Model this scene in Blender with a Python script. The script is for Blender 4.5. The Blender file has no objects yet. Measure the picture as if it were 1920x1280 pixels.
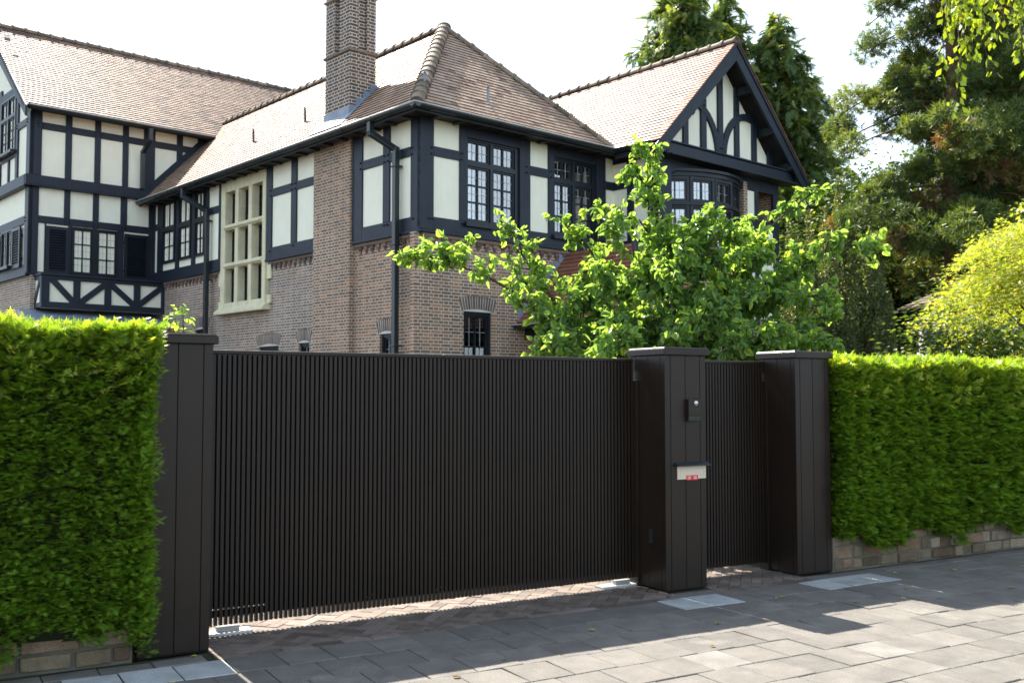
import bpy, bmesh, math, random
import numpy as np
from mathutils import Vector, Matrix

R = math.radians
rng = np.random.default_rng(11)
random.seed(11)
S = bpy.context.scene
COL = S.collection

# ------------------------------------------------------------------ materials
def _in(n, *names):
    for k in names:
        if k in n.inputs:
            return n.inputs[k]

class NT:
    def __init__(self, name):
        self.m = bpy.data.materials.new(name)
        self.m.use_nodes = True
        self.t = self.m.node_tree
        self.p = self.t.nodes['Principled BSDF']
        self.out = self.t.nodes['Material Output']
    def n(self, typ, **kw):
        nd = self.t.nodes.new(typ)
        for k, v in kw.items():
            setattr(nd, k, v)
        return nd
    def l(self, a, b):
        self.t.links.new(a, b)
    def noise(self, vec, scale, detail=4, rough=.55):
        nd = self.n('ShaderNodeTexNoise')
        nd.inputs['Scale'].default_value = scale
        nd.inputs['Detail'].default_value = detail
        nd.inputs['Roughness'].default_value = rough
        if vec is not None:
            self.l(vec, nd.inputs['Vector'])
        return nd
    def ramp(self, fac, stops):
        nd = self.n('ShaderNodeValToRGB')
        e = nd.color_ramp.elements
        while len(e) < len(stops):
            e.new(.5)
        for i, (p, c) in enumerate(stops):
            e[i].position = p
            e[i].color = (*c, 1)
        self.l(fac, nd.inputs[0])
        return nd
    def mix(self, fac, a, b, mode='MIX'):
        nd = self.n('ShaderNodeMix', data_type='RGBA', blend_type=mode)
        for sock, val in ((nd.inputs[0], fac), (nd.inputs[6], a), (nd.inputs[7], b)):
            if isinstance(val, (int, float)):
                sock.default_value = val
            elif isinstance(val, tuple):
                sock.default_value = (*val, 1)
            else:
                self.l(val, sock)
        return nd.outputs[2]
    def bump(self, h, strength=.3, dist=.01):
        nd = self.n('ShaderNodeBump')
        nd.inputs['Strength'].default_value = strength
        nd.inputs['Distance'].default_value = dist
        self.l(h, nd.inputs['Height'])
        self.l(nd.outputs[0], self.p.inputs['Normal'])
        return nd
    def set(self, rough=.6, spec=.5, metal=0):
        self.p.inputs['Roughness'].default_value = rough
        self.p.inputs['Specular IOR Level'].default_value = spec
        self.p.inputs['Metallic'].default_value = metal
        return self.m
    def obj(self):
        return self.n('ShaderNodeTexCoord').outputs['Object']
    def uv(self):
        return self.n('ShaderNodeTexCoord').outputs['UV']
    def attr(self, name='rnd'):
        return self.n('ShaderNodeAttribute', attribute_name=name)

def paint(name, col, rough=.45, spec=.5, var=.12, grain=None, streak=0.):
    k = NT(name)
    o = k.obj()
    n1 = k.noise(o, 3.0)
    dark = tuple(c * (1 - var) for c in col)
    lite = tuple(c * (1 + var) for c in col)
    c = k.ramp(n1.outputs[0], [(.3, dark), (.7, lite)])
    c = c.outputs[0]
    if streak:
        mp = k.n('ShaderNodeMapping'); mp.inputs['Scale'].default_value = (9, 9, .7)
        k.l(o, mp.inputs['Vector'])
        n3 = k.noise(mp.outputs[0], 1.6, 6, .7)
        n4 = k.noise(o, 26, 4, .6)
        g3 = k.ramp(n3.outputs[0], [(.42, (1, 1, 1)), (.78, (1 - streak,) * 3)])
        g4 = k.ramp(n4.outputs[0], [(.3, (1 - streak * .45,) * 3), (.7, (1, 1, 1))])
        c = k.mix(1.0, k.mix(1.0, c, g3.outputs[0], 'MULTIPLY'), g4.outputs[0], 'MULTIPLY')
    k.l(c, k.p.inputs['Base Color'])
    n2 = k.noise(o, 60 if grain is None else grain, 3)
    k.bump(n2.outputs[0], .08, .004)
    return k.set(rough, spec)

def rnd_mat(name, stops, rough=.7, spec=.4, noise=(8, .25), bump=.3, stain=None):
    """colour picked by the per-face random attribute, mottled by noise"""
    k = NT(name)
    a = k.attr('rnd')
    o = k.obj()
    c = k.ramp(a.outputs['Fac'], stops).outputs[0]
    n1 = k.noise(o, noise[0], 6, .6)
    g = k.ramp(n1.outputs[0], [(.25, (1 - noise[1],) * 3), (.75, (1 + noise[1] * .6,) * 3)])
    c = k.mix(1.0, c, g.outputs[0], 'MULTIPLY')
    if stain:
        n3 = k.noise(o, stain[0], 5, .65)
        f = k.ramp(n3.outputs[0], [(stain[1], (0, 0, 0)), (stain[2], (1, 1, 1))])
        c = k.mix(f.outputs[0], c, stain[3])
    k.l(c, k.p.inputs['Base Color'])
    n2 = k.noise(o, 90, 3)
    n5 = k.noise(o, 95, 4, .75)
    g5 = k.ramp(n5.outputs[0], [(.3, (.72,) * 3), (.7, (1.22,) * 3)])
    k.l(k.mix(1.0, c, g5.outputs[0], 'MULTIPLY'), k.p.inputs['Base Color'])
    k.bump(n2.outputs[0], bump, .006)
    return k.set(rough, spec)

def brick_mat(name, c1, c2, mortar, w=.225, h=.0585, mort=.0078, stain=None):
    k = NT(name)
    uv = k.uv()
    nz = k.noise(uv, 2.2, 2)
    # a little waviness of the courses
    off = k.n('ShaderNodeVectorMath', operation='MULTIPLY_ADD')
    k.l(nz.outputs['Color'], off.inputs[0])
    off.inputs[1].default_value = (.012, .008, 0)
    k.l(uv, off.inputs[2])
    b = k.n('ShaderNodeTexBrick', offset=.5, offset_frequency=2, squash=.5, squash_frequency=2)
    k.l(off.outputs[0], b.inputs['Vector'])
    b.inputs['Color1'].default_value = (0, 0, 0, 1)
    b.inputs['Color2'].default_value = (1, 1, 1, 1)
    b.inputs['Mortar'].default_value = (.5, .5, .5, 1)
    b.inputs['Scale'].default_value = 1
    b.inputs['Mortar Size'].default_value = mort
    b.inputs['Mortar Smooth'].default_value = .25
    b.inputs['Bias'].default_value = 0
    b.inputs['Brick Width'].default_value = w
    b.inputs['Row Height'].default_value = h
    stops = [(0, c2), (.35, tuple(.6 * x + .4 * y for x, y in zip(c1, c2))), (.7, c1), (1, (c1[0] * 1.5, c1[1] * 1.45, c1[2] * 1.3))]
    bc = k.ramp(b.outputs['Color'], stops).outputs[0]
    n1 = k.noise(uv, 22, 5, .65)
    g = k.ramp(n1.outputs[0], [(.25, (.72,) * 3), (.75, (1.25,) * 3)])
    bc = k.mix(1.0, bc, g.outputs[0], 'MULTIPLY')
    n3 = k.noise(uv, .8, 4, .6)
    mo = k.mix(k.ramp(n3.outputs[0], [(.35, (0, 0, 0)), (.7, (1, 1, 1))]).outputs[0], mortar, tuple(x * .72 for x in mortar))
    c = k.mix(b.outputs['Fac'], bc, mo)
    if stain:
        n4 = k.noise(uv, stain[0], 5, .7)
        f = k.ramp(n4.outputs[0], [(stain[1], (0, 0, 0)), (stain[2], (stain[4],) * 3)])
        c = k.mix(f.outputs[0], c, stain[3])
    k.l(c, k.p.inputs['Base Color'])
    inv = k.n('ShaderNodeMath', operation='SUBTRACT')
    inv.inputs[0].default_value = 1
    k.l(b.outputs['Fac'], inv.inputs[1])
    add = k.n('ShaderNodeMath', operation='MULTIPLY_ADD')
    k.l(n1.outputs[0], add.inputs[0])
    add.inputs[1].default_value = .5
    k.l(inv.outputs[0], add.inputs[2])
    k.bump(add.outputs[0], .7, .008)
    return k.set(.85, .25)

def leaf_mat(name, stops, young=(.30, .34, .03), trans=.45, tcol=1.6, rough=.45, spec=.4, redt=1.15):
    """foliage: reflects and lets light through; attribute rnd = (tone, young growth, -, -)"""
    k = NT(name)
    a = k.attr('rnd')
    sep = k.n('ShaderNodeSeparateColor')
    k.l(a.outputs['Color'], sep.inputs[0])
    c = k.ramp(sep.outputs[0], stops).outputs[0]
    c = k.mix(sep.outputs[1], c, young)
    k.l(c, k.p.inputs['Base Color'])
    k.set(rough, spec)
    tr = k.n('ShaderNodeBsdfTranslucent')
    tc = k.mix(1.0, c, (tcol * redt, tcol, tcol * .35), 'MULTIPLY')
    k.l(tc, tr.inputs['Color'])
    mx = k.n('ShaderNodeMixShader')
    mx.inputs[0].default_value = trans
    k.l(k.p.outputs[0], mx.inputs[1])
    k.l(tr.outputs[0], mx.inputs[2])
    k.l(mx.outputs[0], k.out.inputs['Surface'])
    return k.m

def glass_mat(name, tint=(.75, .8, .82), refl=.16):
    k = NT(name)
    gl = k.n('ShaderNodeBsdfGlossy')
    gl.inputs['Roughness'].default_value = .015
    nz = k.noise(k.obj(), 2.5, 2)
    bp = k.n('ShaderNodeBump')
    bp.inputs['Strength'].default_value = .04
    bp.inputs['Distance'].default_value = .02
    k.l(nz.outputs[0], bp.inputs['Height'])
    k.l(bp.outputs[0], gl.inputs['Normal'])
    tr = k.n('ShaderNodeBsdfTransparent')
    tr.inputs[0].default_value = (*tint, 1)
    fr = k.n('ShaderNodeFresnel')
    fr.inputs[0].default_value = 1.5
    ad = k.n('ShaderNodeMath', operation='MULTIPLY_ADD', use_clamp=True)
    k.l(fr.outputs[0], ad.inputs[0])
    ad.inputs[1].default_value = 1.3
    ad.inputs[2].default_value = refl
    mx = k.n('ShaderNodeMixShader')
    k.l(ad.outputs[0], mx.inputs[0])
    k.l(tr.outputs[0], mx.inputs[1])
    k.l(gl.outputs[0], mx.inputs[2])
    k.l(mx.outputs[0], k.out.inputs['Surface'])
    return k.m

M = {}
M['timber'] = paint('navy_painted_timber', (.0155, .0225, .036), .5, .3, .2, None, .3)
M['frame'] = paint('black_painted_joinery', (.008, .012, .018), .4, .32, .2)
M['metal_dark'] = paint('black_painted_zinc', (.016, .022, .025), .35, .5, .2)
M['plaster'] = paint('cream_plaster', (.84, .82, .67), .85, .2, .03, 25, .05)
M['stone'] = paint('cream_limestone', (.70, .65, .45), .8, .25, .10, 40, .25)
M['brick'] = brick_mat('red_brown_brick', (.275, .155, .10), (.15, .10, .078), (.60, .56, .46), stain=(.5, .55, .8, (.12, .12, .10), .35))
M['brick_l'] = brick_mat('weathered_brick', (.26, .165, .12), (.16, .12, .10), (.62, .60, .52), stain=(.45, .5, .85, (.30, .29, .30), .45))
M['brick_ch'] = brick_mat('dark_chimney_brick', (.12, .078, .058), (.06, .046, .042), (.60, .54, .46), w=.21, h=.0655, mort=.0095)
M['soldier'] = rnd_mat('soldier_bricks', [(0, (.10, .075, .065)), (1, (.22, .15, .12))], .85, .25)
M['mortar'] = paint('lime_mortar', (.52, .50, .45), .9, .2, .15, 50)
M['tile'] = rnd_mat('clay_roof_tiles', [(0, (.075, .055, .045)), (.25, (.25, .155, .108)), (.65, (.40, .25, .168)), (1, (.50, .355, .25))], .60, .36, (2.4, .35), .35,
                    stain=(.9, .54, .74, (.25, .17, .12)))
M['tile_edge'] = rnd_mat('orange_tiles', [(0, (.19, .075, .045)), (1, (.32, .135, .08))], .7, .35, (5, .3), .3)
M['ridge'] = rnd_mat('ridge_tiles', [(0, (.14, .105, .08)), (1, (.33, .25, .18))], .75, .3, (9, .5), .5, stain=(6, .5, .7, (.09, .08, .055)))
M['lead'] = paint('lead_sheet', (.20, .24, .30), .5, .5, .25, 12)
M['soffit'] = paint('dark_soffit_boards', (.02, .022, .026), .6, .3, .2)
M['glass'] = glass_mat('window_glass', (.75, .8, .82), .30)
M['glass_d'] = glass_mat('dark_window_glass', (.5, .52, .5), .06)
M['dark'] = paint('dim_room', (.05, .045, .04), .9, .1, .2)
M['curtain'] = paint('white_curtain', (.78, .79, .76), .9, .1, .06)
M['gate'] = paint('dark_bronze_coating', (.0205, .0138, .0096), .36, .27, .10, 160, .15)
M['gate_b'] = paint('black_backing', (.004, .004, .004), .7, .3, .1)
M['steel'] = paint('galvanised_steel', (.42, .42, .42), .4, .6, .15)
M['chrome'] = NT('brushed_steel').set(.22, .5, 1)
M['chrome'].node_tree.nodes['Principled BSDF'].inputs['Base Color'].default_value = (.6, .6, .6, 1)
M['flap'] = paint('brushed_letter_flap', (.60, .50, .38), .4, .5, .05)
M['red'] = paint('red_sticker', (.62, .02, .015), .5, .4, .05)
M['white'] = paint('white_print', (.8, .8, .8), .6, .3, .02)
M['dkgreen'] = paint('dark_green_glass', (.006, .014, .006), .15, .5, .3)
M['paver'] = rnd_mat('concrete_paving', [(0, (.120, .110, .098)), (.5, (.148, .135, .119)), (.90, (.175, .160, .141)), (.95, (.33, .33, .325)), (1, (.40, .40, .395))],
                     .8, .35, (5, .30), .55, stain=(1.7, .56, .74, (.215, .20, .175)))
M['joint'] = paint('sandy_joints', (.055, .055, .035), .95, .1, .3, 80)
M['klinker'] = rnd_mat('paving_klinkers', [(0, (.10, .075, .06)), (.5, (.17, .13, .105)), (1, (.24, .19, .16))], .75, .3, (10, .3), .4)
M['asphalt'] = paint('asphalt', (.05, .05, .052), .9, .25, .2, 120)
M['kerb'] = paint('kerb_concrete', (.30, .29, .27), .85, .25, .12, 60)
M['soil'] = paint('garden_soil', (.055, .045, .03), .95, .1, .3, 20)
M['wallstone'] = rnd_mat('rough_stone', [(0, (.11, .07, .045)), (.3, (.18, .14, .09)), (.6, (.25, .20, .135)), (.85, (.24, .14, .085)), (1, (.34, .28, .20))], .85, .25, (7, .45), .8,
                         stain=(3, .55, .75, (.09, .10, .06)))
M['wallmortar'] = paint('old_mortar', (.12, .115, .092), .92, .2, .3, 30)
M['bark'] = paint('bark', (.07, .05, .036), .9, .2, .35, 30)
M['bark_red'] = paint('red_brown_bark', (.10, .055, .04), .9, .2, .35, 20)
M['yew'] = leaf_mat('yew_needles', [(0, (.060, .135, .014)), (.5, (.155, .305, .030)), (1, (.235, .41, .045))], (.48, .53, .06), .45, 1.5)
M['yew_core'] = paint('twigs_and_light_block', (.022, .026, .012), .95, .1, .5, 20)
M['quince'] = leaf_mat('broad_leaves', [(0, (.09, .165, .065)), (.5, (.155, .26, .09)), (1, (.23, .345, .10))], (.38, .47, .06), .57, 2.4, .30, .6, 1.08)
M['maple'] = leaf_mat('yellow_leaves', [(0, (.17, .22, .035)), (.5, (.29, .345, .055)), (1, (.41, .44, .085))], (.50, .38, .09), .55, 1.5, redt=1.0)
M['birch'] = leaf_mat('birch_leaves', [(0, (.10, .17, .015)), (.5, (.18, .27, .02)), (1, (.27, .34, .03))], (.34, .36, .03), .5, 1.7)
M['redwood'] = leaf_mat('tufted_needles', [(0, (.035, .07, .026)), (.5, (.085, .135, .04)), (1, (.17, .22, .055))], (.20, .10, .06), .38, 1.6)
M['cypress'] = leaf_mat('cypress_sprays', [(0, (.05, .10, .045)), (.5, (.11, .18, .06)), (1, (.19, .25, .075))], (.36, .33, .09), .42, 1.6)
M['colyew'] = leaf_mat('column_yew_leaves', [(0, (.06, .095, .04)), (.5, (.14, .185, .082)), (1, (.27, .31, .14))], (.25, .28, .13), .32, 1.4)
M['shrub'] = leaf_mat('shrub_leaves', [(0, (.035, .07, .018)), (.5, (.075, .13, .025)), (1, (.13, .20, .04))], (.30, .31, .04), .4, 1.7)
M['litter'] = leaf_mat('dry_leaf', [(0, (.25, .18, .05)), (.5, (.42, .36, .06)), (1, (.30, .36, .05))], (.4, .3, .1), .3, 1.2)

# ------------------------------------------------------------------ mesh building
ID = lambda x, y, z: (x, y, z)

class MB:
    def __init__(self, F=ID):
        self.v, self.f, self.m, self.c, self.F = [], [], [], [], F
    def poly(self, pts, m=0, c=None, raw=False):
        i = len(self.v)
        self.v += [tuple(p) if raw else self.F(*p) for p in pts]
        self.f.append(tuple(range(i, i + len(pts))))
        self.m.append(m)
        self.c.append(random.random() if c is None else c)
    def hexa(self, p, m=0, c=None, raw=False):
        """8 corners: bottom 4 then top 4"""
        c = random.random() if c is None else c
        i = len(self.v)
        self.v += [tuple(q) if raw else self.F(*q) for q in p]
        for q in ((0, 3, 2, 1), (4, 5, 6, 7), (0, 1, 5, 4), (1, 2, 6, 5), (2, 3, 7, 6), (3, 0, 4, 7)):
            self.f.append(tuple(i + k for k in q))
            self.m.append(m)
            self.c.append(c)
    def box(self, x0, x1, y0, y1, z0, z1, m=0, c=None):
        self.hexa([(x0, y0, z0), (x1, y0, z0), (x1, y1, z0), (x0, y1, z0),
                   (x0, y0, z1), (x1, y0, z1), (x1, y1, z1), (x0, y1, z1)], m, c)
    def prism(self, pts, off, m=0, c=None):
        """polygon (3d, facade coordinates) pushed along off"""
        c = random.random() if c is None else c
        n = len(pts)
        i = len(self.v)
        self.v += [self.F(*p) for p in pts]
        self.v += [self.F(*(a + b for a, b in zip(p, off))) for p in pts]
        fs = [tuple(i + k for k in reversed(range(n))), tuple(i + n + k for k in range(n))]
        fs += [(i + k, i + (k + 1) % n, i + n + (k + 1) % n, i + n + k) for k in range(n)]
        for q in fs:
            self.f.append(q); self.m.append(m); self.c.append(c)
    def bar(self, p, q, w, d0, d1, m=0):
        """timber in the facade plane from p=(h,z) to q, width w, between depths d0,d1"""
        a, b = Vector(p), Vector(q)
        t = (b - a).normalized()
        n = Vector((-t.y, t.x)) * w / 2
        r = [a - n, b - n, b + n, a + n]
        self.hexa([(k.x, d0, k.y) for k in r] + [(k.x, d1, k.y) for k in r], m)
    def tube(self, pts, rad, n=8, m=0, c=None, cap=True):
        c = random.random() if c is None else c
        P = [Vector(self.F(*p)) for p in pts]
        rad = list(rad) if hasattr(rad, '__len__') else [rad] * len(P)
        i0 = len(self.v)
        ref = None
        for k, p in enumerate(P):
            t = (P[min(k + 1, len(P) - 1)] - P[max(k - 1, 0)]).normalized()
            if ref is None:
                ref = t.orthogonal().normalized()
            ref = (ref - t * ref.dot(t)).normalized()
            b = t.cross(ref)
            for j in range(n):
                a = 2 * math.pi * j / n
                self.v.append(tuple(p + (ref * math.cos(a) + b * math.sin(a)) * rad[k]))
        for k in range(len(P) - 1):
            for j in range(n):
                a, b2 = i0 + k * n + j, i0 + k * n + (j + 1) % n
                self.f.append((a, b2, b2 + n, a + n)); self.m.append(m); self.c.append(c)
        if cap:
            self.f.append(tuple(i0 + j for j in reversed(range(n)))); self.m.append(m); self.c.append(c)
            e = i0 + (len(P) - 1) * n
            self.f.append(tuple(e + j for j in range(n))); self.m.append(m); self.c.append(c)
    def build(self, name, mats, parent=None, smooth=False, bevel=0, recalc=True, uvs=None):
        me = bpy.data.meshes.new(name)
        me.from_pydata(self.v, [], self.f)
        if not isinstance(mats, (list, tuple)):
            mats = [mats]
        for k in mats:
            me.materials.append(k)
        me.polygons.foreach_set('material_index', self.m)
        if smooth:
            me.polygons.foreach_set('use_smooth', [True] * len(self.f))
        at = me.attributes.new('rnd', 'FLOAT_COLOR', 'CORNER')
        uvl = me.uv_layers.new(name='UVMap')
        cols, uvv = [], []
        for pi, f in enumerate(self.f):
            nv = me.polygons[pi].normal
            ax = max(range(3), key=lambda k: abs(nv[k]))
            for vi in f:
                cols += [self.c[pi]] * 3 + [1]
                x, y, z = self.v[vi]
                uvv += ((y, z), (x, z), (x, y))[ax]
        at.data.foreach_set('color', cols)
        uvl.data.foreach_set('uv', uvv)
        if recalc:
            bm = bmesh.new(); bm.from_mesh(me)
            bmesh.ops.recalc_face_normals(bm, faces=bm.faces)
            bm.to_mesh(me); bm.free()
        o = bpy.data.objects.new(name, me)
        COL.objects.link(o)
        if parent is not None:
            o.parent = parent
        if bevel:
            b = o.modifiers.new('bevel', 'BEVEL')
            b.width = bevel; b.segments = 2; b.limit_method = 'ANGLE'; b.angle_limit = R(50)
        return o

def tag(o, label=None, cat=None, group=None, kind=None):
    for k, v in (('label', label), ('category', cat), ('group', group), ('kind', kind)):
        if v:
            o[k] = v
    return o

def thing(name, label, cat, loc=(0, 0, 0), rz=0, group=None):
    o = bpy.data.objects.new(name, None)
    o.empty_display_size = .2
    COL.objects.link(o)
    o.location = loc
    o.rotation_euler = (0, 0, rz)
    return tag(o, label, cat, group)

# ---- many small leaves in one mesh (numpy)
def norm(a):
    return a / np.maximum(np.linalg.norm(a, axis=-1, keepdims=True), 1e-9)

def frames(d, up):
    """x along d, z as near as possible to up"""
    X = norm(d)
    Z = norm(up - (up * X).sum(-1, keepdims=True) * X)
    Y = np.cross(Z, X)
    return X, Y, Z

def scatter(tv, tf, P, X, Y, Z, sc, tone, young=None):
    """returns verts, tris, colours of template (tv,tf) at every P"""
    n, k = len(P), len(tv)
    sc = np.broadcast_to(np.asarray(sc, float), (n,))
    V = P[:, None] + sc[:, None, None] * (tv[None, :, :1] * X[:, None] + tv[None, :, 1:2] * Y[:, None] + tv[None, :, 2:] * Z[:, None])
    F = tf[None] + (np.arange(n) * k)[:, None, None]
    young = np.zeros(n) if young is None else young
    c = np.stack([np.clip(tone, 0, 1), np.clip(young, 0, 1), np.zeros(n), np.ones(n)], -1)
    return V.reshape(-1, 3), F.reshape(-1, 3), np.repeat(c, k, 0)

def np_obj(name, chunks, mat, parent=None, smooth=False):
    V, F, C, o = [], [], [], 0
    for v, f, c in chunks:
        V.append(v); F.append(f + o); C.append(c); o += len(v)
    V = np.concatenate(V).astype(np.float32); F = np.concatenate(F).astype(np.int32); C = np.concatenate(C).astype(np.float32)
    me = bpy.data.meshes.new(name)
    me.vertices.add(len(V)); me.vertices.foreach_set('co', V.ravel())
    me.loops.add(F.size); me.loops.foreach_set('vertex_index', F.ravel())
    me.polygons.add(len(F))
    me.polygons.foreach_set('loop_start', np.arange(0, F.size, 3, dtype=np.int32))
    me.polygons.foreach_set('loop_total', np.full(len(F), 3, np.int32))
    at = me.attributes.new('rnd', 'FLOAT_COLOR', 'POINT')
    at.data.foreach_set('color', C.ravel())
    me.materials.append(mat)
    me.update(calc_edges=True)
    if smooth:
        me.polygons.foreach_set('use_smooth', np.ones(len(F), bool))
    ob = bpy.data.objects.new(name, me)
    COL.objects.link(ob)
    if parent is not None:
        ob.parent = parent
    return ob

def sprig(pairs=7, L=1.0, nl=.36, nw=.075, ang=62):
    """flat feather of needles along +x, length 1"""
    v, f = [], []
    def tri(a, b, c):
        i = len(v); v.extend([a, b, c]); f.append((i, i + 1, i + 2))
    tri((0, .018, 0), (0, -.018, 0), (L, 0, 0))
    for k in range(pairs):
        x = L * (k + .4) / pairs
        s = nl * (1 - .45 * (k / pairs) ** 2)
        for sg in (1, -1):
            a = R(ang)
            tip = (x + s * math.cos(a), sg * s * math.sin(a), .05 * s)
            px, py = -math.sin(a) * nw / 2, sg * math.cos(a) * nw / 2
            tri((x - px, -py, 0), (x + px, py, 0), tip)
    tri((L * .95, nw * .6, 0), (L * .95, -nw * .6, 0), (L + nl * .7, 0, 0))
    return np.array(v), np.array(f)

def rand_dirs(n):
    return norm(rng.normal(size=(n, 3)))

# ================================================================== THE HOUSE
HOUSE = thing('house', 'large half-timbered brick house with cream panels and brown tiled roofs behind the gate', 'house', (-1.586, 17.5, 0), R(41.852))
FR = lambda h, d, z: (h, -d, z)              # long side on the right (faces the street)
FL = lambda h, d, z: (-d, h, z)              # side running back to the left
T1 = 11.57
FW = lambda h, d, z: (h, T1 - d, z)          # left wing, street side
TG = -1.148
FG = lambda h, d, z: (h, TG - d, z)          # gable wing front
FS = lambda h, d, z: (4.95 - d, h, z)        # gable wing left cheek
FF = lambda h, d, z: (-3.07 - d, h, z)       # left wing gable end

def wall_rects(mb, h0, h1, z0, z1, holes, d0=-.14, d1=0):
    hs = sorted({h0, h1, *[a for k in holes for a in k[:2] if h0 < a < h1]})
    zs = sorted({z0, z1, *[a for k in holes for a in k[2:] if z0 < a < z1]})
    for a, b in zip(hs, hs[1:]):
        run = None
        for c, e in zip(zs, zs[1:]):
            hole = any(k[0] - 1e-6 <= a and b <= k[1] + 1e-6 and k[2] - 1e-6 <= c and e <= k[3] + 1e-6 for k in holes)
            if hole:
                if run: mb.box(a, b, d0, d1, *run); run = None
            else:
                run = (run[0], e) if run else (c, e)
        if run: mb.box(a, b, d0, d1, *run)

def brick_wall(F, h0, h1, z0, z1, holes=(), mat='brick', d0=-.14, d1=0.):
    mb = MB(F)
    wall_rects(mb, h0, h1, z0, z1, holes, d0, d1)
    return mb.build('brick_wall', M[mat], HOUSE)

def rects(F, name, rs, mat, d0, d1, bevel=0):
    for r in rs:
        mb = MB(F)
        mb.box(r[0], r[1], d0, d1, r[2], r[3])
        mb.build(name, M[mat], HOUSE, bevel=bevel)

def timber(F, posts, rails, pegs=(), extra=None, dpost=.075, drail=.072):
    """posts/rails = (h0,h1,z0,z1)"""
    mb = MB(F)
    for r in posts:
        mb.box(r[0], r[1], -.03, dpost, r[2], r[3])
    for r in rails:
        mb.box(r[0], r[1], -.028, drail, r[2], r[3])
    if extra:
        extra(mb)
    for h, z in pegs:
        mb.box(h - .018, h + .018, .05, dpost + .03, z - .014, z + .014, 1)
    return mb.build('timber_frame', [M['timber'], M['frame']], HOUSE, bevel=.006)

def window(F, h0, h1, z0, z1, lights, depth=-.02, parent=None, glass='glass', curtain=None, lead=True, frame='frame', niche=.7, sill=False, sash=.035, name='window', fd=.05):
    """lights = (h0,h1,z0,z1,columns,rows)"""
    parent = parent or HOUSE
    mb = MB(F)
    wall_rects(mb, h0, h1, z0, z1, [l[:4] for l in lights], depth - .05, depth + fd)
    gl = MB(F)
    for a, b, c, e, nc, nr in lights:
        d0, d1 = depth - .03, depth + fd * .5
        for r in ((a, a + sash, c, e), (b - sash, b, c, e), (a + sash, b - sash, c, c + sash), (a + sash, b - sash, e - sash, e)):
            mb.box(r[0], r[1], d0, d1, r[2], r[3])
        ia, ib, ic, ie = a + sash, b - sash, c + sash, e - sash
        for k in range(1, nc):
            x = ia + (ib - ia) * k / nc
            mb.box(x - .013, x + .013, d0 + .003, d1 - .006, ic, ie)
        for k in range(1, nr):
            z = ic + (ie - ic) * k / nr
            mb.box(ia, ib, d0 + .005, d1 - .009, z - .013, z + .013)
        if lead:
            for k in range(nc):
                x = ia + (ib - ia) * (k + .5) / nc
                mb.box(x - .0035, x + .0035, depth - .016, depth - .002, ic, ie, 1)
            for k in range(nr):
                z = ic + (ie - ic) * (k + .5) / nr
                mb.box(ia, ib, depth - .015, depth - .003, z - .0035, z + .0035, 1)
        t = random.uniform(-.004, .004)
        gl.box(ia - .005, ib + .005, depth - .022, depth - .012 , ic - .005, ie + .005)
    if sill:
        mb.box(h0 - .08, h1 + .08, depth, depth + .17, z0 - .07, z0)
    w = mb.build(name, [M[frame], M['steel']], parent)
    gl.build('pane', M[glass], w)
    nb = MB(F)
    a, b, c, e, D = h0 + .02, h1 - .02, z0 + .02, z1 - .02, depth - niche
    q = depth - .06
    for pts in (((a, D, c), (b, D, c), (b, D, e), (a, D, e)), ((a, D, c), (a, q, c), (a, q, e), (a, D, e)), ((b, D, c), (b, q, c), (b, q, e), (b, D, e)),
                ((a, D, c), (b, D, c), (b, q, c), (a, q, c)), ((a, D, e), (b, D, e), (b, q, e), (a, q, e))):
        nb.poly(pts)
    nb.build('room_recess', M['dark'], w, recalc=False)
    if curtain:
        cb = MB(F)
        for ca, cbb, cz0, cz1 in curtain:
            n = max(6, int((cbb - ca) / .03))
            ph = random.random() * 6
            yy = [depth - .13 + .018 * math.sin(ph + k * 1.3) + .01 * math.sin(k * .47) for k in range(n + 1)]
            for k in range(n):
                x0, x1 = ca + (cbb - ca) * k / n, ca + (cbb - ca) * (k + 1) / n
                cb.poly([(x0, yy[k], cz0), (x1, yy[k + 1], cz0), (x1, yy[k + 1], cz1), (x0, yy[k], cz1)])
        cb.build('curtain', M['curtain'], w, recalc=False)
    return w

def arch(F, h0, h1, z, parent=None, hgt=.24, rise=.05):
    """segmental head of upright bricks"""
    mb = MB(F)
    a, b = h0 - .07, h1 + .07
    n = max(5, round((b - a) / .058))
    mid, half = (a + b) / 2, (b - a) / 2
    for k in range(n):
        x0, x1 = a + (b - a) * k / n + .006, a + (b - a) * (k + 1) / n - .006
        xm = (x0 + x1) / 2
        u = (xm - mid) / half
        zz = z + rise * (1 - u * u)
        sk = u * .05
        mb.hexa([(x0 - sk * .3, -.10, zz), (x1 - sk * .3, -.10, zz), (x1 - sk * .3, .004, zz), (x0 - sk * .3, .004, zz),
                 (x0 + sk, -.10, zz + hgt), (x1 + sk, -.10, zz + hgt), (x1 + sk, .004, zz + hgt), (x0 + sk, .004, zz + hgt)])
    mb.box(a - .01, b + .01, -.12, .0015, z, z + hgt + .01, 1)
    return mb.build('brick_arch', [M['soldier'], M['mortar']], parent or HOUSE)

def corbel(F, h0, h1, z=4.39):
    mb = MB(F)
    mb.box(h0, h1, -.02, .055, z - .062, z - .004)
    x = h0 + .04
    while x < h1 - .1:
        mb.box(x, x + .1, -.02, .04, z - .135, z - .064)
        mb.box(x + .02, x + .08, -.02, .022, z - .19, z - .137)
        x += .2
    return mb.build('brick_corbel', M['soldier'], HOUSE)

def drip(F, h0, h1, z=4.39, d=.1):
    mb = MB(F)
    mb.box(h0, h1, .0, d, z, z + .045)
    mb.box(h0, h1, .0, d - .025, z + .0455, z + .075)
    return mb.build('drip_moulding', M['timber'], HOUSE, bevel=.006)

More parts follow.
